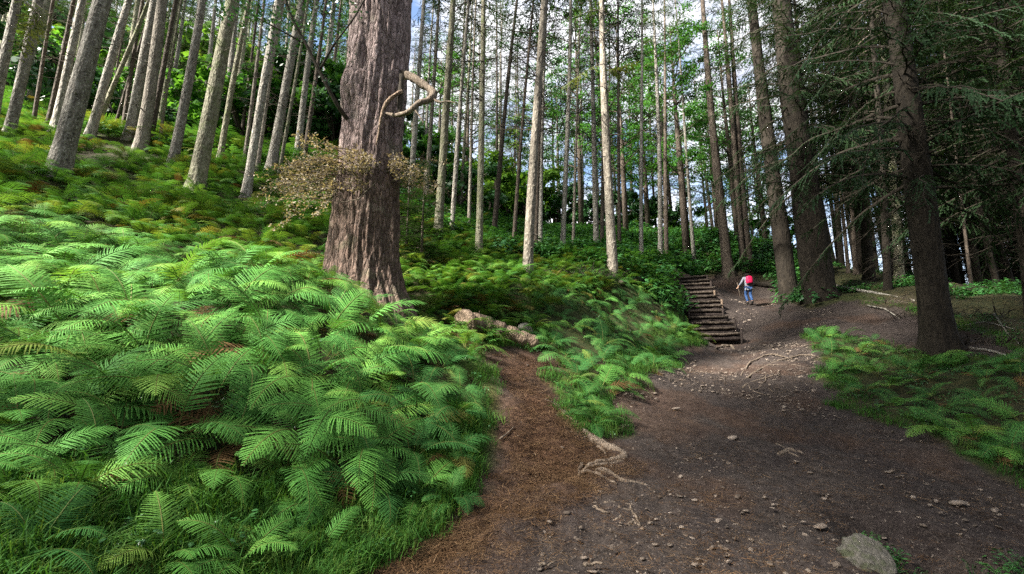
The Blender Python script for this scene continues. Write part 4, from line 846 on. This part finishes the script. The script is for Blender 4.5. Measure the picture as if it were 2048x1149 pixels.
def joined_fern(seed, kind, nf=6):
    r_ = random.Random(seed); b = MB(); mats = [M['stem'], M[kind]]
    a0 = r_.uniform(0, 6)
    for i in range(nf):
        me = r_.choice(FR[kind]); mt = Euler((r_.uniform(-.25, .25), r_.uniform(-.15, .25), a0 + i * 6.283 / nf + r_.uniform(-.4, .4))).to_matrix().to_4x4() @ Matrix.Scale(r_.uniform(.75, 1.15), 4)
        off = len(b.V); b.V += [mt @ v_.co for v_ in me.vertices]; b.F += [tuple(k + off for k in p_.vertices) for p_ in me.polygons]; b.M += [p_.material_index for p_ in me.polygons]
    return b.build('fern_mass', mats, False)
FERN_J = [joined_fern(800 + i, 'fern_mid') for i in range(9)] + [joined_fern(810, 'fern_dead', 3)]
FERN_JD = [joined_fern(820 + i, 'fern_dark') for i in range(3)]
def rand_sector(n, px0, px1, y0, y1, seed, avoid=True, keep=None, margin=.25):
    r_ = np.random.default_rng(seed); Y = np.sqrt(r_.uniform(y0 * y0, y1 * y1, n * 3)); px = r_.uniform(px0, px1, n * 3); X = (px - 1024) / FPX * Y * 1.05
    ok = np.ones(len(X), bool)
    if avoid: ok &= poly_sd(X, Y, BARE) > margin
    u, v_ = stair_uv(X, Y); ok &= ~((np.abs(v_) < 1.15) & (u > -.6) & (u < ST_LEN + 1))
    if keep is not None: ok &= keep(X, Y)
    return np.stack([X[ok], Y[ok]], -1)[:n]
nz_keep = lambda X, Y: fbm(X * .35, Y * .35, 88, 3) > -.34
p1 = rand_sector(2700, -150, 1000, 7.6, 26, 1, keep=lambda X, Y: (poly_sd(X, Y, near_poly) > .2) & nz_keep(X, Y))
scatter_stuff('fern_cover', 'bracken covering the left hillside under the trunks', FERN_J, p1, np.random.default_rng(2).uniform(.5, .95, len(p1)), .18, 3)
p1 = rand_sector(900, 880, 1420, 10.0, 20, 4, keep=lambda X, Y: (poly_sd(X, Y, mid_poly) > .0) & (X < 6.2))
scatter_stuff('fern_cover', 'bracken covering the slope between the giant tree and the steps', FERN_J[:4] + FERN_JD[:1], p1, np.random.default_rng(5).uniform(.45, .85, len(p1)), .2, 6)
# broad-leaved low plants
def cover_mesh(seed, mat, n=46, h=.4, r=.4, s=(.08, .16)):
    r_ = random.Random(seed); b = MB()
    for i in range(n):
        a = r_.uniform(0, 6.28); q_ = r * math.sqrt(r_.random()); z = h * r_.uniform(.25, 1) * (1 - .4 * q_ / r); c0 = Vector((math.cos(a) * q_, math.sin(a) * q_, z)); d = Vector((math.cos(a + r_.uniform(-1, 1)), math.sin(a + r_.uniform(-1, 1)), r_.uniform(-.5, .25))).normalized(); u = d.cross(Vector((r_.uniform(-.3, .3), r_.uniform(-.3, .3), 1))).normalized(); up = u.cross(d); l = r_.uniform(*s)
        b.add([c0, c0 + d * l * .35 + u * l * .36, c0 + d * l * .35 + up * l * .07, c0 + d * l * .35 - u * l * .36, c0 + d * l - up * l * .12], [(0, 1, 2), (0, 2, 3), (1, 4, 2), (2, 4, 3)])
        if i % 4 == 0: b.tube([(c0.x * .3, c0.y * .3, -.05), tuple(c0)], [.005, .003], 3, cap=False)
    return b.build('leafy_plant', mat, False)
COV = [cover_mesh(830 + i, M['cover']) for i in range(4)]
COV_D = [cover_mesh(840 + i, M['bush'], 46, .16, .26, (.03, .06)) for i in range(3)]
p1 = rand_sector(3800, 780, 1620, 17, 36, 7)
scatter_stuff('ground_cover', 'low leafy plants covering the rise behind the steps', COV, p1, np.random.default_rng(8).uniform(.9, 1.9, len(p1)), .2, 9)
p1 = rand_sector(2600, -150, 850, 18, 40, 71)
scatter_stuff('ground_cover', 'low leafy plants under the far trunks of the left hillside', COV + FERN_J[:2], p1, np.random.default_rng(72).uniform(.9, 1.8, len(p1)), .2, 73)
p1 = rand_sector(900, 1560, 2150, 15, 30, 74, keep=lambda X, Y: fbm(X * .4, Y * .4, 93, 3) > 0)
scatter_stuff('ground_cover', 'low leafy plants on the crest under the right-hand trunks', COV + COV_D, p1, np.random.default_rng(75).uniform(.6, 1.3, len(p1)), .2, 76)
pit_xy = np.array([(PIT.x + a_ * .8 + c_ * .6, PIT.y - a_ * .6 + c_ * .8) for a_, c_ in zip(np.random.default_rng(90).uniform(-.45, .9, 34), np.random.default_rng(91).normal(0, .12, 34))])
p1 = np.concatenate([pit_xy, rand_sector(160, -120, 900, 2.0, 7, 10, margin=.02), rand_sector(260, 900, 1420, 6, 16, 11, margin=.05), rand_sector(220, 1600, 2150, 5, 13, 12, margin=.03)])
scatter_stuff('ivy_cover', 'dark ivy and low leaves among the nearer ferns', COV_D, p1, np.random.default_rng(13).uniform(.5, 1.1, len(p1)), .25, 14)
def grass_mesh(seed, n=34, h=.22, r=.14):
    r_ = random.Random(seed); b = MB()
    for i in range(n):
        a = r_.uniform(0, 6.28); q_ = r * math.sqrt(r_.random()); p0 = Vector((math.cos(a) * q_, math.sin(a) * q_, -.01)); az = r_.uniform(0, 6.28); l = h * r_.uniform(.5, 1.2); d = Vector((math.cos(az), math.sin(az), 0)); s = Vector((-d.y, d.x, 0)) * .0035; k = r_.uniform(.2, .8)
        p1_ = p0 + Vector((0, 0, l * .55)) + d * l * k * .3; p2 = p0 + Vector((0, 0, l * (.85 - .3 * k))) + d * l * k
        b.add([p0 - s, p0 + s, p1_ + s * .8, p1_ - s * .8, p2], [(0, 1, 2, 3), (3, 2, 4)])
    return b.build('grass_tuft', M['grass'], False)
GR = [grass_mesh(850 + i) for i in range(4)]
def edge_keep(a, b_, s):
    return lambda X, Y: (lambda d: (d > a) & (d < b_))(poly_sd(X, Y, BARE) + fbm(X * 1.4, Y * 1.4, 21, 4) * .55)
near_grass = rand_sector(2400, -60, 960, 2.2, 6.5, 20, margin=-.05, keep=lambda X, Y: (poly_sd(X, Y, near_poly) > -.35))
p1 = np.concatenate([near_grass, rand_sector(1500, 950, 1420, 6, 17, 21, avoid=False, keep=edge_keep(-.02, .8, 1)), rand_sector(600, 1560, 2150, 4.5, 16, 22, avoid=False, keep=edge_keep(-.02, .7, 1))])
scatter_stuff('grass', 'short grass along the path edges and below the fern bank', GR, p1, np.random.default_rng(23).uniform(.5, 1.25, len(p1)), .25, 24)

# ------------------------------------------------------------------ stones, gravel, litter
def stone_mesh(seed, flat=.45, sub=3, amp=.28, mat='stone'):
    r_ = random.Random(seed); import bmesh
    bm = bmesh.new(); bmesh.ops.create_icosphere(bm, subdivisions=sub, radius=1); offs = [(Vector((r_.gauss(0, 1), r_.gauss(0, 1), r_.gauss(0, 1))).normalized(), r_.uniform(.62, .95)) for _ in range(11)]
    for v_ in bm.verts:
        for nrm, d in offs:
            k = v_.co.dot(nrm)
            if k > d: v_.co -= nrm * (k - d) * .85
        v_.co *= 1 + amp * .25 * r_.uniform(-.3, .3); v_.co.z *= flat
    me = bpy.data.meshes.new('stone'); bm.to_mesh(me); bm.free(); me.materials.append(M[mat])
    me.polygons.foreach_set('use_smooth', np.full(len(me.polygons), True)); return me
STN = [stone_mesh(900 + i, (.35, .5, .3, .6, .42, .25)[i], 2) for i in range(6)]
stones = [(1250,843,22,'flat pale stone at the tip of the green between bank and path'),(1330,846,16,'pale stone right of the flat one at the green tip'),(1352,818,15,'light stone in the path middle below the steps'),(1262,802,10,None),(1180,930,14,None),(1465,876,18,'broad flat stone in mid path'),(1478,884,9,None),(1490,892,9,None),(1775,942,13,'bright small stone right of the flat pale roots'),(1838,1065,30,'long pale flat stone beside the dark hollow'),(1886,1101,11,'small rounded pale stone below the long flat one'),(1640,1048,22,'pale split stone left of the big rock'),(1720,1035,16,'pale stone above the big rock'),(1762,1028,8,None),(1185,1138,16,None),(1168,1110,14,'whitish stone near the bottom of the path'),(1200,980,12,None),(1135,1022,12,None),(1100,1035,9,None),(1372,1062,9,None),(1435,1035,12,None),(1450,1090,15,None),(1452,1105,10,None),(1340,1088,10,None),(1310,1085,11,None),(1470,1042,10,None),(1500,1070,9,None),(1545,1012,8,None),(1405,1008,7,None),(1360,990,10,None),(1390,998,9,None),(1290,962,9,None),(1428,860,9,None),(1405,770,8,None),(1420,690,10,None),(1460,700,9,None),(1440,740,8,None),(1500,640,7,None),(1530,690,9,None),(1390,720,7,None),(1700,1010,7,None),(1655,985,7,None),(1610,1000,7,None),(1620,940,8,None),(1590,1085,8,None),(1540,1120,9,None),(1285,1110,9,None),(1240,1050,8,None),(1080,1130,10,None),(960,1075,8,None),(1190,1005,9,None),(1860,1010,9,None),(1930,1040,8,None),(1960,1100,10,None),(1350,770,7,None),(1310,785,8,None),(1380,800,7,None),(1660,1125,10,None),(1520,760,8,None),(1430,905,7,None),(1510,930,7,None)]
def place_stone(px, py, w, label, seed, me=None, name='stone', squash=1, group='loose stones on the path'):
    r_ = random.Random(seed); v = on_ground(px, py); s = w / FPX * v.y * .62
    o_ = new_obj(name, me or r_.choice(STN)); o_.location = (v.x, v.y, v.z - .03 + s * .10); o_.scale = (s * r_.uniform(.9, 1.15), s * r_.uniform(.55, .9), s * r_.uniform(.7, 1) * squash); o_.rotation_euler = (r_.uniform(-.15, .15), r_.uniform(-.15, .15), r_.uniform(-.5, .5))
    tag(o_, label or 'small pale stone half sunk in the brown path', 'stone', None if label else group); return o_
for i, (px, py, w, lab) in enumerate(stones): place_stone(px, py, w, lab, 9100 + i)
# the long mossy rock, and the stone behind the fallen log
def big_rock(px0, py0, px1, py1, wpx, label, seed, hgt):
    a = on_ground(px0, py0); e = on_ground(px1, py1); me = stone_mesh(seed, .8, 5, .2, 'rock')
    for v_ in me.vertices:
        c_ = v_.co; kk = fbm(np.array([c_.x * 2.2 + 5]), np.array([c_.y * 2.2 + c_.z * 3]), 7, 4)[0]; v_.co = c_ * (1 + .16 * kk + .07 * fbm(np.array([c_.x * 8]), np.array([c_.y * 8 + c_.z * 6]), 8, 2)[0])
    o_ = new_obj('rock', me); c_ = (a + e) / 2; d = e - a; o_.location = (c_.x, c_.y, c_.z + hgt * .1); o_.rotation_euler = (0, -math.atan2(d.z, math.hypot(d.x, d.y)), math.atan2(d.y, d.x)); o_.scale = (d.length * .56, wpx / FPX * c_.y * .62, hgt); tag(o_, label, 'rock'); return o_
big_rock(1690, 1085, 1775, 1150, 62, 'long grey mossy rock beside a dark hollow at lower right', 950, .19)
v = on_ground(1050, 672); o_ = new_obj('rock', stone_mesh(955, .95, 3, .2, 'rock')); o_.location = (v.x, v.y + .15, v.z + .12); o_.scale = (.24, .2, .30); o_.rotation_euler = (.3, .2, .4); tag(o_, 'rounded brown stone standing behind the fallen log', 'rock')
v = on_ground(1916, 1008); o_ = new_obj('stone', STN[2]); o_.location = (v.x, v.y, v.z); o_.scale = (.1, .06, .1); o_.data = STN[2]; tag(o_, 'greenish stone on the bare earth right of the hollow', 'stone')
r2 = np.random.default_rng(40)
def path_pts(n, px0, px1, y0, y1, seed, keep=None):
    r_ = np.random.default_rng(seed); Y = r_.uniform(y0, y1, n * 6) ** 1.0; px = r_.uniform(px0, px1, n * 6); X = (px - 1024) / FPX * Y * 1.05; d = poly_sd(X, Y, BARE); ok = d < -.05
    u, v_ = stair_uv(X, Y); ok &= ~((np.abs(v_) < 1.0) & (u > -.1) & (u < ST_LEN + .2))
    if keep is not None: ok &= keep(X, Y)
    return np.stack([X[ok], Y[ok]], -1)[:n]
SMALL = [stone_mesh(960 + i, (.5, .35, .6, .4)[i], 1) for i in range(4)]
for m_ in SMALL: m_.polygons.foreach_set('use_smooth', np.full(len(m_.polygons), False))
gk = lambda X, Y: (fbm(X * .8, Y * .8, 66, 4) + .12 * np.sin(X)) > -.02
p1 = np.concatenate([path_pts(1500, 1050, 2040, 3.4, 10, 41, gk), path_pts(2600, 1200, 1640, 8, 22, 42, gk), path_pts(350, 800, 2040, 3.2, 7, 43)])
sz = np.clip(r2.lognormal(-4.6, .65, len(p1)), .004, .04) * (1 + np.clip(p1[:, 1] - 8, 0, 12) * .09)
scatter_stuff('gravel', 'pale gravel strewn over the brown path', SMALL, p1, sz, .3, 44, -.024)
def twig_mesh(seed, n=40, l=(.02, .06), w=.001, r=.16, mat='litter'):
    r_ = random.Random(seed); b = MB()
    for i in range(n):
        a = r_.uniform(0, 6.28); q_ = r * math.sqrt(r_.random()); c0 = Vector((math.cos(a) * q_, math.sin(a) * q_, r_.uniform(0, .018))); az = r_.uniform(0, 6.28); d = Vector((math.cos(az), math.sin(az), r_.uniform(-.12, .12))) * r_.uniform(*l) * .5; s = Vector((-d.y, d.x, 0)).normalized() * w
        b.quad(c0 - d - s, c0 - d + s, c0 + d + s, c0 + d - s)
    return b.build('litter', M[mat], False)
LIT = [twig_mesh(970 + i) for i in range(4)]
LITB = [twig_mesh(980 + i, 4, (.05, .16), .002, .25) for i in range(2)]
p1 = np.concatenate([path_pts(2600, 650, 1300, 3.2, 9.5, 45, lambda X, Y: poly_sd(X, Y, NEEDLE) + fbm(X * 1.6, Y * 1.6, 31, 4) * .9 < .15), path_pts(1500, 1000, 2050, 3.2, 12, 46), path_pts(700, 1300, 2050, 10, 22, 47)])
scatter_stuff('needle_litter', 'fallen brown needles and bits of twig over bank and path', LIT + LITB, p1, r2.uniform(.7, 1.3, len(p1)), .1, 48, -.014)

# ------------------------------------------------------------------ exposed roots
def root_net(label, paths, name='tree_root', rad=1.2, mat='root'):
    first = on_ground(*paths[0][0][:2]); root = empty(name, first); tag(root, label, 'root'); r_ = random.Random(hash(label) % 1000 if False else len(label) * 7)
    for path in paths:
        w0, w1 = path[-1]; P = [on_ground(*q_) for q_ in path[:-1]]; Q = []; R = []
        for i in range(len(P) - 1):
            for k in range(4):
                t = k / 4; Q.append(P[i].lerp(P[i + 1], t))
        Q.append(P[-1]); n = len(Q)
        for i, q_ in enumerate(Q):
            f = i / (n - 1); r = (w0 * (1 - f) + w1 * f) / FPX * q_.y / 2 * rad; R.append(r * r_.uniform(.8, 1.2)); q_.x += r_.uniform(-.012, .012); q_.y += r_.uniform(-.015, .015); q_.z = gz1(q_.x, q_.y) - .03 + r * (.55 if 0 < i < n - 1 else -.6) + r_.uniform(-.006, .006); Q[i] = q_ - first
        b = MB(); b.tube(Q, R, 7, rough=.1, rnd=r_); new_obj('root_strand', b.build('root_strand', M[mat]), root)
root_net('knotted pale root running down the edge of the brown bank', [[(1160,850),(1185,872),(1212,890),(1245,905),(1252,915),(10,12)],[(1252,912),(1225,917),(1195,922),(1165,938),(11,6)],[(1250,918),(1215,926),(1180,930),(9,5)],[(1188,866),(1215,880),(1240,898),(7,7)],[(1195,888),(1205,897),(1212,905),(5,3)],[(1172,852),(1200,872),(1222,884),(1240,905),(5,4)],[(1240,900),(1262,905),(1290,915),(5,2)],[(1235,918),(1212,935),(1190,940),(4,3)],[(1160,846),(1130,825),(1105,802),(6,3)]])
root_net('pale forked root just below the knotted one on the path edge', [[(1158,942),(1180,940),(1205,950),(1235,962),(7,3)],[(1195,936),(1225,945),(1250,958),(1300,963),(11,5)],[(1165,925),(1158,935),(1160,945),(7,4)]])
root_net('spidery small roots lying on the lower path', [[(1205,1008),(1225,1007),(1240,1018),(1262,1018),(1282,1042),(6,4)],[(1240,1010),(1262,1008),(1262,1020),(4,3)],[(1187,1012),(1205,1022),(1218,1023),(5,3)],[(1245,1020),(1240,1032),(1228,1035),(4,3)],[(1258,1042),(1268,1040),(1280,1046),(6,6)]])
root_net('tangle of dark roots across the path below the walker', [[(1480,760),(1510,738),(1560,722),(1600,712),(1650,715),(7,4)],[(1485,768),(1520,752),(1560,745),(8,4)],[(1490,752),(1530,730),(1590,728),(1640,735),(7,3)],[(1500,778),(1525,765),(1545,775),(6,3)],[(1480,745),(1500,724),(1540,712),(1585,718),(6,4)],[(1515,772),(1530,755),(1532,742),(5,3)],[(1495,765),(1505,778),(1530,782),(5,2)]], rad=.55, mat='root')
root_net('flat pale roots worn bare in the middle of the path', [[(1548,888),(1572,898),(1610,908),(8,5)],[(1555,905),(1585,900),(1605,898),(7,4)],[(1560,894),(1580,906),(1600,912),(5,3)]])
root_net('thin root arching over the earth at the foot of the steps', [[(1428,694),(1445,688),(1462,690),(1470,698),(4,4)]])
root_net('long thin root along the top edge of the brown bank', [[(1085,795),(1110,802),(1135,825),(1160,850),(4,6)]])
for i, (pts_, w, lab) in enumerate([([(1000,882),(1012,872),(1028,862)], 4, 'thin pale stick on the brown needle bank'), ([(1078,1130),(1095,1128),(1112,1124)], 6, 'short stick lying at the bottom of the path'), ([(1168,1136),(1185,1130),(1208,1132)], 8, 'curved pale stick at the bottom of the path'), ([(1660,575),(1740,590),(1830,606)], 7, 'grey fallen pole on the dark ground by the massive conifer'), ([(1940,700),(1990,706),(2048,722)], 7, 'fallen branch on the dark ground at the right edge'), ([(1735,612),(1770,622),(1800,640)], 4, 'thin fallen stick below the grey pole'), ([(1990,640),(2015,660),(2040,690)], 4, 'thin stick slanting down at the right edge'), ([(1920,660),(1970,650),(2030,655)], 4, 'straight thin stick on the dark slope at the right')]):
    P = [on_ground(*q_) for q_ in pts_]; b = MB(); r_ = random.Random(i); Q = [P[0].lerp(P[1], t) for t in (0, .33, .66)] + [P[1].lerp(P[2], t) for t in (0, .33, .66, 1)]; Q = [q_ + Vector((0, 0, .01 + r_.uniform(-.01, .012))) - P[0] for q_ in Q]
    b.tube(Q, [w / FPX * P[0].y / 2 * (1 - .09 * k) for k in range(len(Q))], 6, rough=.1, rnd=r_); o_ = new_obj('fallen_stick', b.build('fallen_stick', M['dead_wood'] if i < 3 else M['bark_grey'])); o_.location = P[0]; tag(o_, lab, 'stick')

# ------------------------------------------------------------------ fallen logs
def log(label, pts, rad, mat, seed, stubs=(), lift=.35, sides=18, cut=True):
    r_ = random.Random(seed); P = [on_ground(*q_) for q_ in pts]; base = P[0].copy(); root = empty('fallen_log', base); tag(root, label, 'log'); Q = []; R = []
    for i in range(len(P) - 1):
        for k in range(8):
            t = k / 8; Q.append(P[i].lerp(P[i + 1], t)); R.append((rad[i] * (1 - t) + rad[i + 1] * t) / FPX * P[i].y / 2)
    Q.append(P[-1]); R.append(rad[-1] / FPX * P[-1].y / 2)
    for _ in range(3): Q = [Q[0]] + [(Q[i - 1] + Q[i] * 2 + Q[i + 1]) / 4 for i in range(1, len(Q) - 1)] + [Q[-1]]
    Q = [q_ + Vector((0, 0, r * lift + .01 * math.sin(i))) - base for i, (q_, r) in enumerate(zip(Q, R))]
    b = MB(); b.tube(Q, [r * (1 + .1 * math.sin(i * 1.3) + r_.uniform(-.04, .04)) for i, r in enumerate(R)], sides, rough=.06, rnd=r_); new_obj('log_body', b.build('log_body', M[mat]), root)
    for (i, d, l, w) in stubs:
        b = MB(); o0 = Q[i]; d = Vector(d).normalized(); e1 = Vector((r_.uniform(-.1, .1), r_.uniform(-.1, .1), 0)); b.tube([o0, o0 + d * l * .4, o0 + d * l * .75 + e1 * l, o0 + d * l + e1 * l * 2], [w, w * .75, w * .6, w * .4], 9, rough=.08, rnd=r_); new_obj('branch_stub', b.build('branch_stub', M[mat]), root)
log('thick gnarled fallen log at the top of the brown bank', [(925, 672), (960, 668), (1000, 676), (1040, 686), (1076, 694)], [58, 46, 40, 34, 26], 'log_pale', 11, [(3, (.25, -.8, -.9), .42, .06), (7, (.1, .1, 1), .32, .02), (1, (-.6, -.7, -.1), .25, .14), (15, (.4, .3, .6), .12, .05)], .75, 20)
log('fallen log lying across the slope at the lichened trunk', [(918, 515), (960, 522), (1010, 530)], [12, 11, 9], 'bark_brown', 12, [], 1.0)
log('second fallen log half buried beside the low brush', [(1085, 540), (1120, 546), (1165, 552)], [10, 9, 7], 'log_wood', 13, [], 1.0)
log('dark log edging the ground left of the step tops', [(1240, 565), (1290, 566), (1345, 573)], [11, 11, 9], 'bark_brown', 14, [], .9)
log('long dark log edging the path head right of the walker', [(1505, 570), (1540, 574), (1572, 577)], [10, 10, 10], 'bark_dark', 15, [], .8)

# low brown brush in front of the mossy white trunk, dead branches on the slope
def brush(px, py, label, seed, r=1.0, n=120, mat='twig_dark', h=.8):
    v = on_ground(px, py); r_ = random.Random(seed); b = MB()
    for i in range(n):
        a = r_.uniform(0, 6.28); q_ = r * math.sqrt(r_.random()); p0 = Vector((math.cos(a) * q_, math.sin(a) * q_ * .5, 0)); d = Vector((r_.uniform(-1, 1), r_.uniform(-.6, .6), r_.uniform(.1, .8))).normalized() * r_.uniform(.4, 1.0) * h
        b.tube([p0 + Vector((0, 0, -.05)), p0 + d * .5, p0 + d + Vector((0, 0, -.1))], [.009, .007, .003], 3, cap=False)
    o_ = new_obj('brushwood', b.build('brushwood', M[mat], False)); o_.location = v; tag(o_, label, 'brushwood')
brush(1170, 556, 'heap of fine dark brushwood left of the mossy white trunk', 21, 1.3, 200)
brush(1900, 640, 'tangle of dead dark branches behind the shaggy conifer', 22, 1.6, 120, h=.7)
brush(2000, 690, 'tangle of dead dark branches at the right edge', 23, 1.2, 90, h=.6)
brush(1800, 610, 'tangle of dead sticks between the two right-hand giants', 24, 1.3, 80, 'bark_brown', .7)

# ------------------------------------------------------------------ the walker
def walker():
    foot = on_ground(1500, 609); d_ = foot.y * cp + (foot.z - EYE) * sp; Hh = 66 / FPX * d_; k = Hh / 1.68
    root = empty('person', foot, Quaternion((0, 0, 1), math.radians(-4)), (k, k, k)); tag(root, 'person in grey jacket and blue jeans walking up the path away from view', 'person')
    def skin(name, verts, edges, radii, mat, sub=2, rootv=0):
        me = bpy.data.meshes.new(name); me.from_pydata(verts, edges, []); o_ = new_obj(name, me, root); me.materials.append(mat)
        sv = o_.modifiers.new('skin', 'SKIN'); sv.use_smooth_shade = True; ss = o_.modifiers.new('sub', 'SUBSURF'); ss.levels = ss.render_levels = sub
        if not me.skin_vertices: me.skin_vertices.new()
        for i, r in enumerate(radii):
            me.skin_vertices[0].data[i].radius = r if isinstance(r, tuple) else (r, r); me.skin_vertices[0].data[i].use_root = (i == rootv)
        return o_
    # x right, y forward (uphill), z up
    J = dict(pel=(0, 0, .92), waist=(0, .02, 1.06), chest=(0, .05, 1.28), neck=(0, .07, 1.43), head0=(0, .09, 1.50), head1=(0, .10, 1.60),
        lsh=(-.17, .05, 1.37), lel=(-.30, .06, 1.13), lwr=(-.40, .20, .98), rsh=(.17, .05, 1.37), rel=(.27, .0, 1.12), rwr=(.25, .16, .95),
        lhip=(-.09, 0, .88), lkn=(-.10, .14, .50), lan=(-.08, .02, .10), lto=(-.08, .16, .03), rhip=(.09, 0, .88), rkn=(.08, .02, .48), ran=(.07, -.16, .12), rto=(.08, -.05, .02))
    names = list(J); ix = {n_: i for i, n_ in enumerate(names)}
    E_ = [('pel', 'waist'), ('waist', 'chest'), ('chest', 'neck'), ('neck', 'head0'), ('head0', 'head1'), ('chest', 'lsh'), ('lsh', 'lel'), ('lel', 'lwr'), ('chest', 'rsh'), ('rsh', 'rel'), ('rel', 'rwr'), ('pel', 'lhip'), ('lhip', 'lkn'), ('lkn', 'lan'), ('lan', 'lto'), ('pel', 'rhip'), ('rhip', 'rkn'), ('rkn', 'ran'), ('ran', 'rto')]
    V = list(J.values()); E2 = [(ix[a], ix[b_]) for a, b_ in E_]
    R = dict(pel=(.14, .10), waist=(.12, .09), chest=(.15, .10), neck=.055, head0=.085, head1=.085, lsh=.06, lel=.042, lwr=.028, rsh=.06, rel=.042, rwr=.028, lhip=.085, lkn=.058, lan=.04, lto=.035, rhip=.085, rkn=.058, ran=.04, rto=.035)
    rad = [R[n_] for n_ in names]
    # hands: palm and five fingers on each wrist
    for sgn, wr in ((-1, 'lwr'), (1, 'rwr')):
        w = Vector(J[wr]); dv = Vector((sgn * -.02 if sgn > 0 else -.03, .05, -.06)).normalized(); pal = len(V); V.append(tuple(w + dv * .06)); rad.append((.03, .022)); E2.append((ix[wr], pal))
        for f in range(5):
            off = Vector((0, .012 * (f - 2), .006 * (f - 2))); L_ = (.045, .06, .065, .06, .05)[f]; a_ = len(V); V.append(tuple(w + dv * (.085 if f else .06) + off * (1 if f else 2.2))); rad.append(.009); E2.append((pal, a_)); V.append(tuple(w + dv * (.085 + L_) + off * (1.1 if f else 3) + Vector((.012 * sgn, .012, 0)))); rad.append(.007); E2.append((a_, a_ + 1))
    skin('body', V, E2, rad, M['skin'])
    skin('jacket', [(0, 0, .90), (0, .02, 1.06), (0, .05, 1.28), (0, .07, 1.42), (-.17, .05, 1.37), (-.30, .06, 1.13), (-.38, .17, 1.01), (.17, .05, 1.37), (.27, 0, 1.12), (.255, .13, .985)], [(0, 1), (1, 2), (2, 3), (2, 4), (4, 5), (5, 6), (2, 7), (7, 8), (8, 9)], [(.17, .13), (.15, .12), (.175, .125), .08, .075, .058, .045, .075, .058, .045], M['jacket'])
    skin('tied_garment', [(0, -.02, .98), (-.02, -.06, .86), (-.06, -.09, .72), (.10, -.05, .88), (.17, -.07, .76), (-.14, -.03, .84), (-.17, -.04, .70)], [(0, 1), (1, 2), (0, 3), (3, 4), (0, 5), (5, 6)], [(.18, .11), (.10, .05), (.07, .03), (.10, .05), (.09, .04), (.07, .05), (.035, .03)], M['jacket'])
    skin('jeans', [(0, 0, .92), (-.09, 0, .86), (-.10, .14, .50), (-.08, .02, .13), (.09, 0, .86), (.08, .02, .48), (.07, -.155, .16)], [(0, 1), (1, 2), (2, 3), (0, 4), (4, 5), (5, 6)], [(.15, .115), .1, .075, .062, .1, .075, .062], M['jeans'])
    for a_, t_ in (('lan', 'lto'), ('ran', 'rto')):
        p_, q_ = Vector(J[a_]), Vector(J[t_]); skin('boot', [tuple(p_ + Vector((0, 0, .05))), tuple(p_ + Vector((0, -.02, -.04))), tuple(q_ + Vector((0, .03, .02)))], [(0, 1), (1, 2)], [.055, .055, .042], M['boot'])
    skin('hair', [(0, .07, 1.62), (0, .05, 1.55), (0, .0, 1.44), (-.07, .04, 1.50), (.07, .04, 1.50)], [(0, 1), (1, 2), (1, 3), (1, 4)], [.10, .108, .06, .06, .06], M['hair'])
    # backpack is worn, a thing of its own
    bp = empty('backpack', root.matrix_world @ Vector((0, 0, 0)) if False else foot, Quaternion((0, 0, 1), math.radians(-4)), (k, k, k)); tag(bp, 'small bright pink-red backpack worn by the walker', 'backpack')
    import bmesh
    def pack(nm, loc, sc, mat):
        bm = bmesh.new(); bmesh.ops.create_cube(bm, size=1); bmesh.ops.subdivide_edges(bm, edges=bm.edges[:], cuts=3, use_grid_fill=True)
        for v_ in bm.verts:
            c_ = v_.co; s_ = c_.normalized() * .62; v_.co = c_.lerp(s_, .55); v_.co.x *= 1 - .25 * max(0, v_.co.z + .1)
        me = bpy.data.meshes.new(nm); bm.to_mesh(me); bm.free(); me.materials.append(mat); me.polygons.foreach_set('use_smooth', np.full(len(me.polygons), True)); o_ = new_obj(nm, me, bp); o_.location = loc; o_.scale = sc
    pack('pack_body', (0.02, -.15, 1.24), (.30, .19, .40), M['pack']); pack('front_pocket', (0.02, -.235, 1.17), (.21, .08, .2), M['pack']); pack('pack_base', (0.02, -.15, 1.055), (.26, .17, .08), M['strap'])
    for s in (-1, 1):
        b = MB(); b.tube([(s * .09 + .01, -.1, 1.06), (s * .13, .06, 1.2), (s * .11, .16, 1.35), (s * .09, .06, 1.47), (s * .07 + .01, -.09, 1.42)], .018, 6); new_obj('shoulder_strap', b.build('shoulder_strap', M['strap']), bp)
    # walking stick in the left hand
    b = MB(); top = Vector((-.42, .26, 1.02)); bot = Vector((-.36, .18, .0)); b.tube([top, (top + bot) / 2 + Vector((.01, 0, 0)), bot], [.014, .013, .010], 6); o_ = new_obj('walking_stick', b.build('walking_stick', M['dead_wood'])); o_.rotation_euler.z = math.radians(-4); o_.scale = (k, k, k)
    e = Matrix.Rotation(math.radians(-4), 3, 'Z') @ bot * k; o_.location = (foot.x, foot.y, gz1(foot.x + e.x, foot.y + e.y) + .0); tag(o_, 'pale walking stick held in the left hand of the walker', 'stick')
walker()
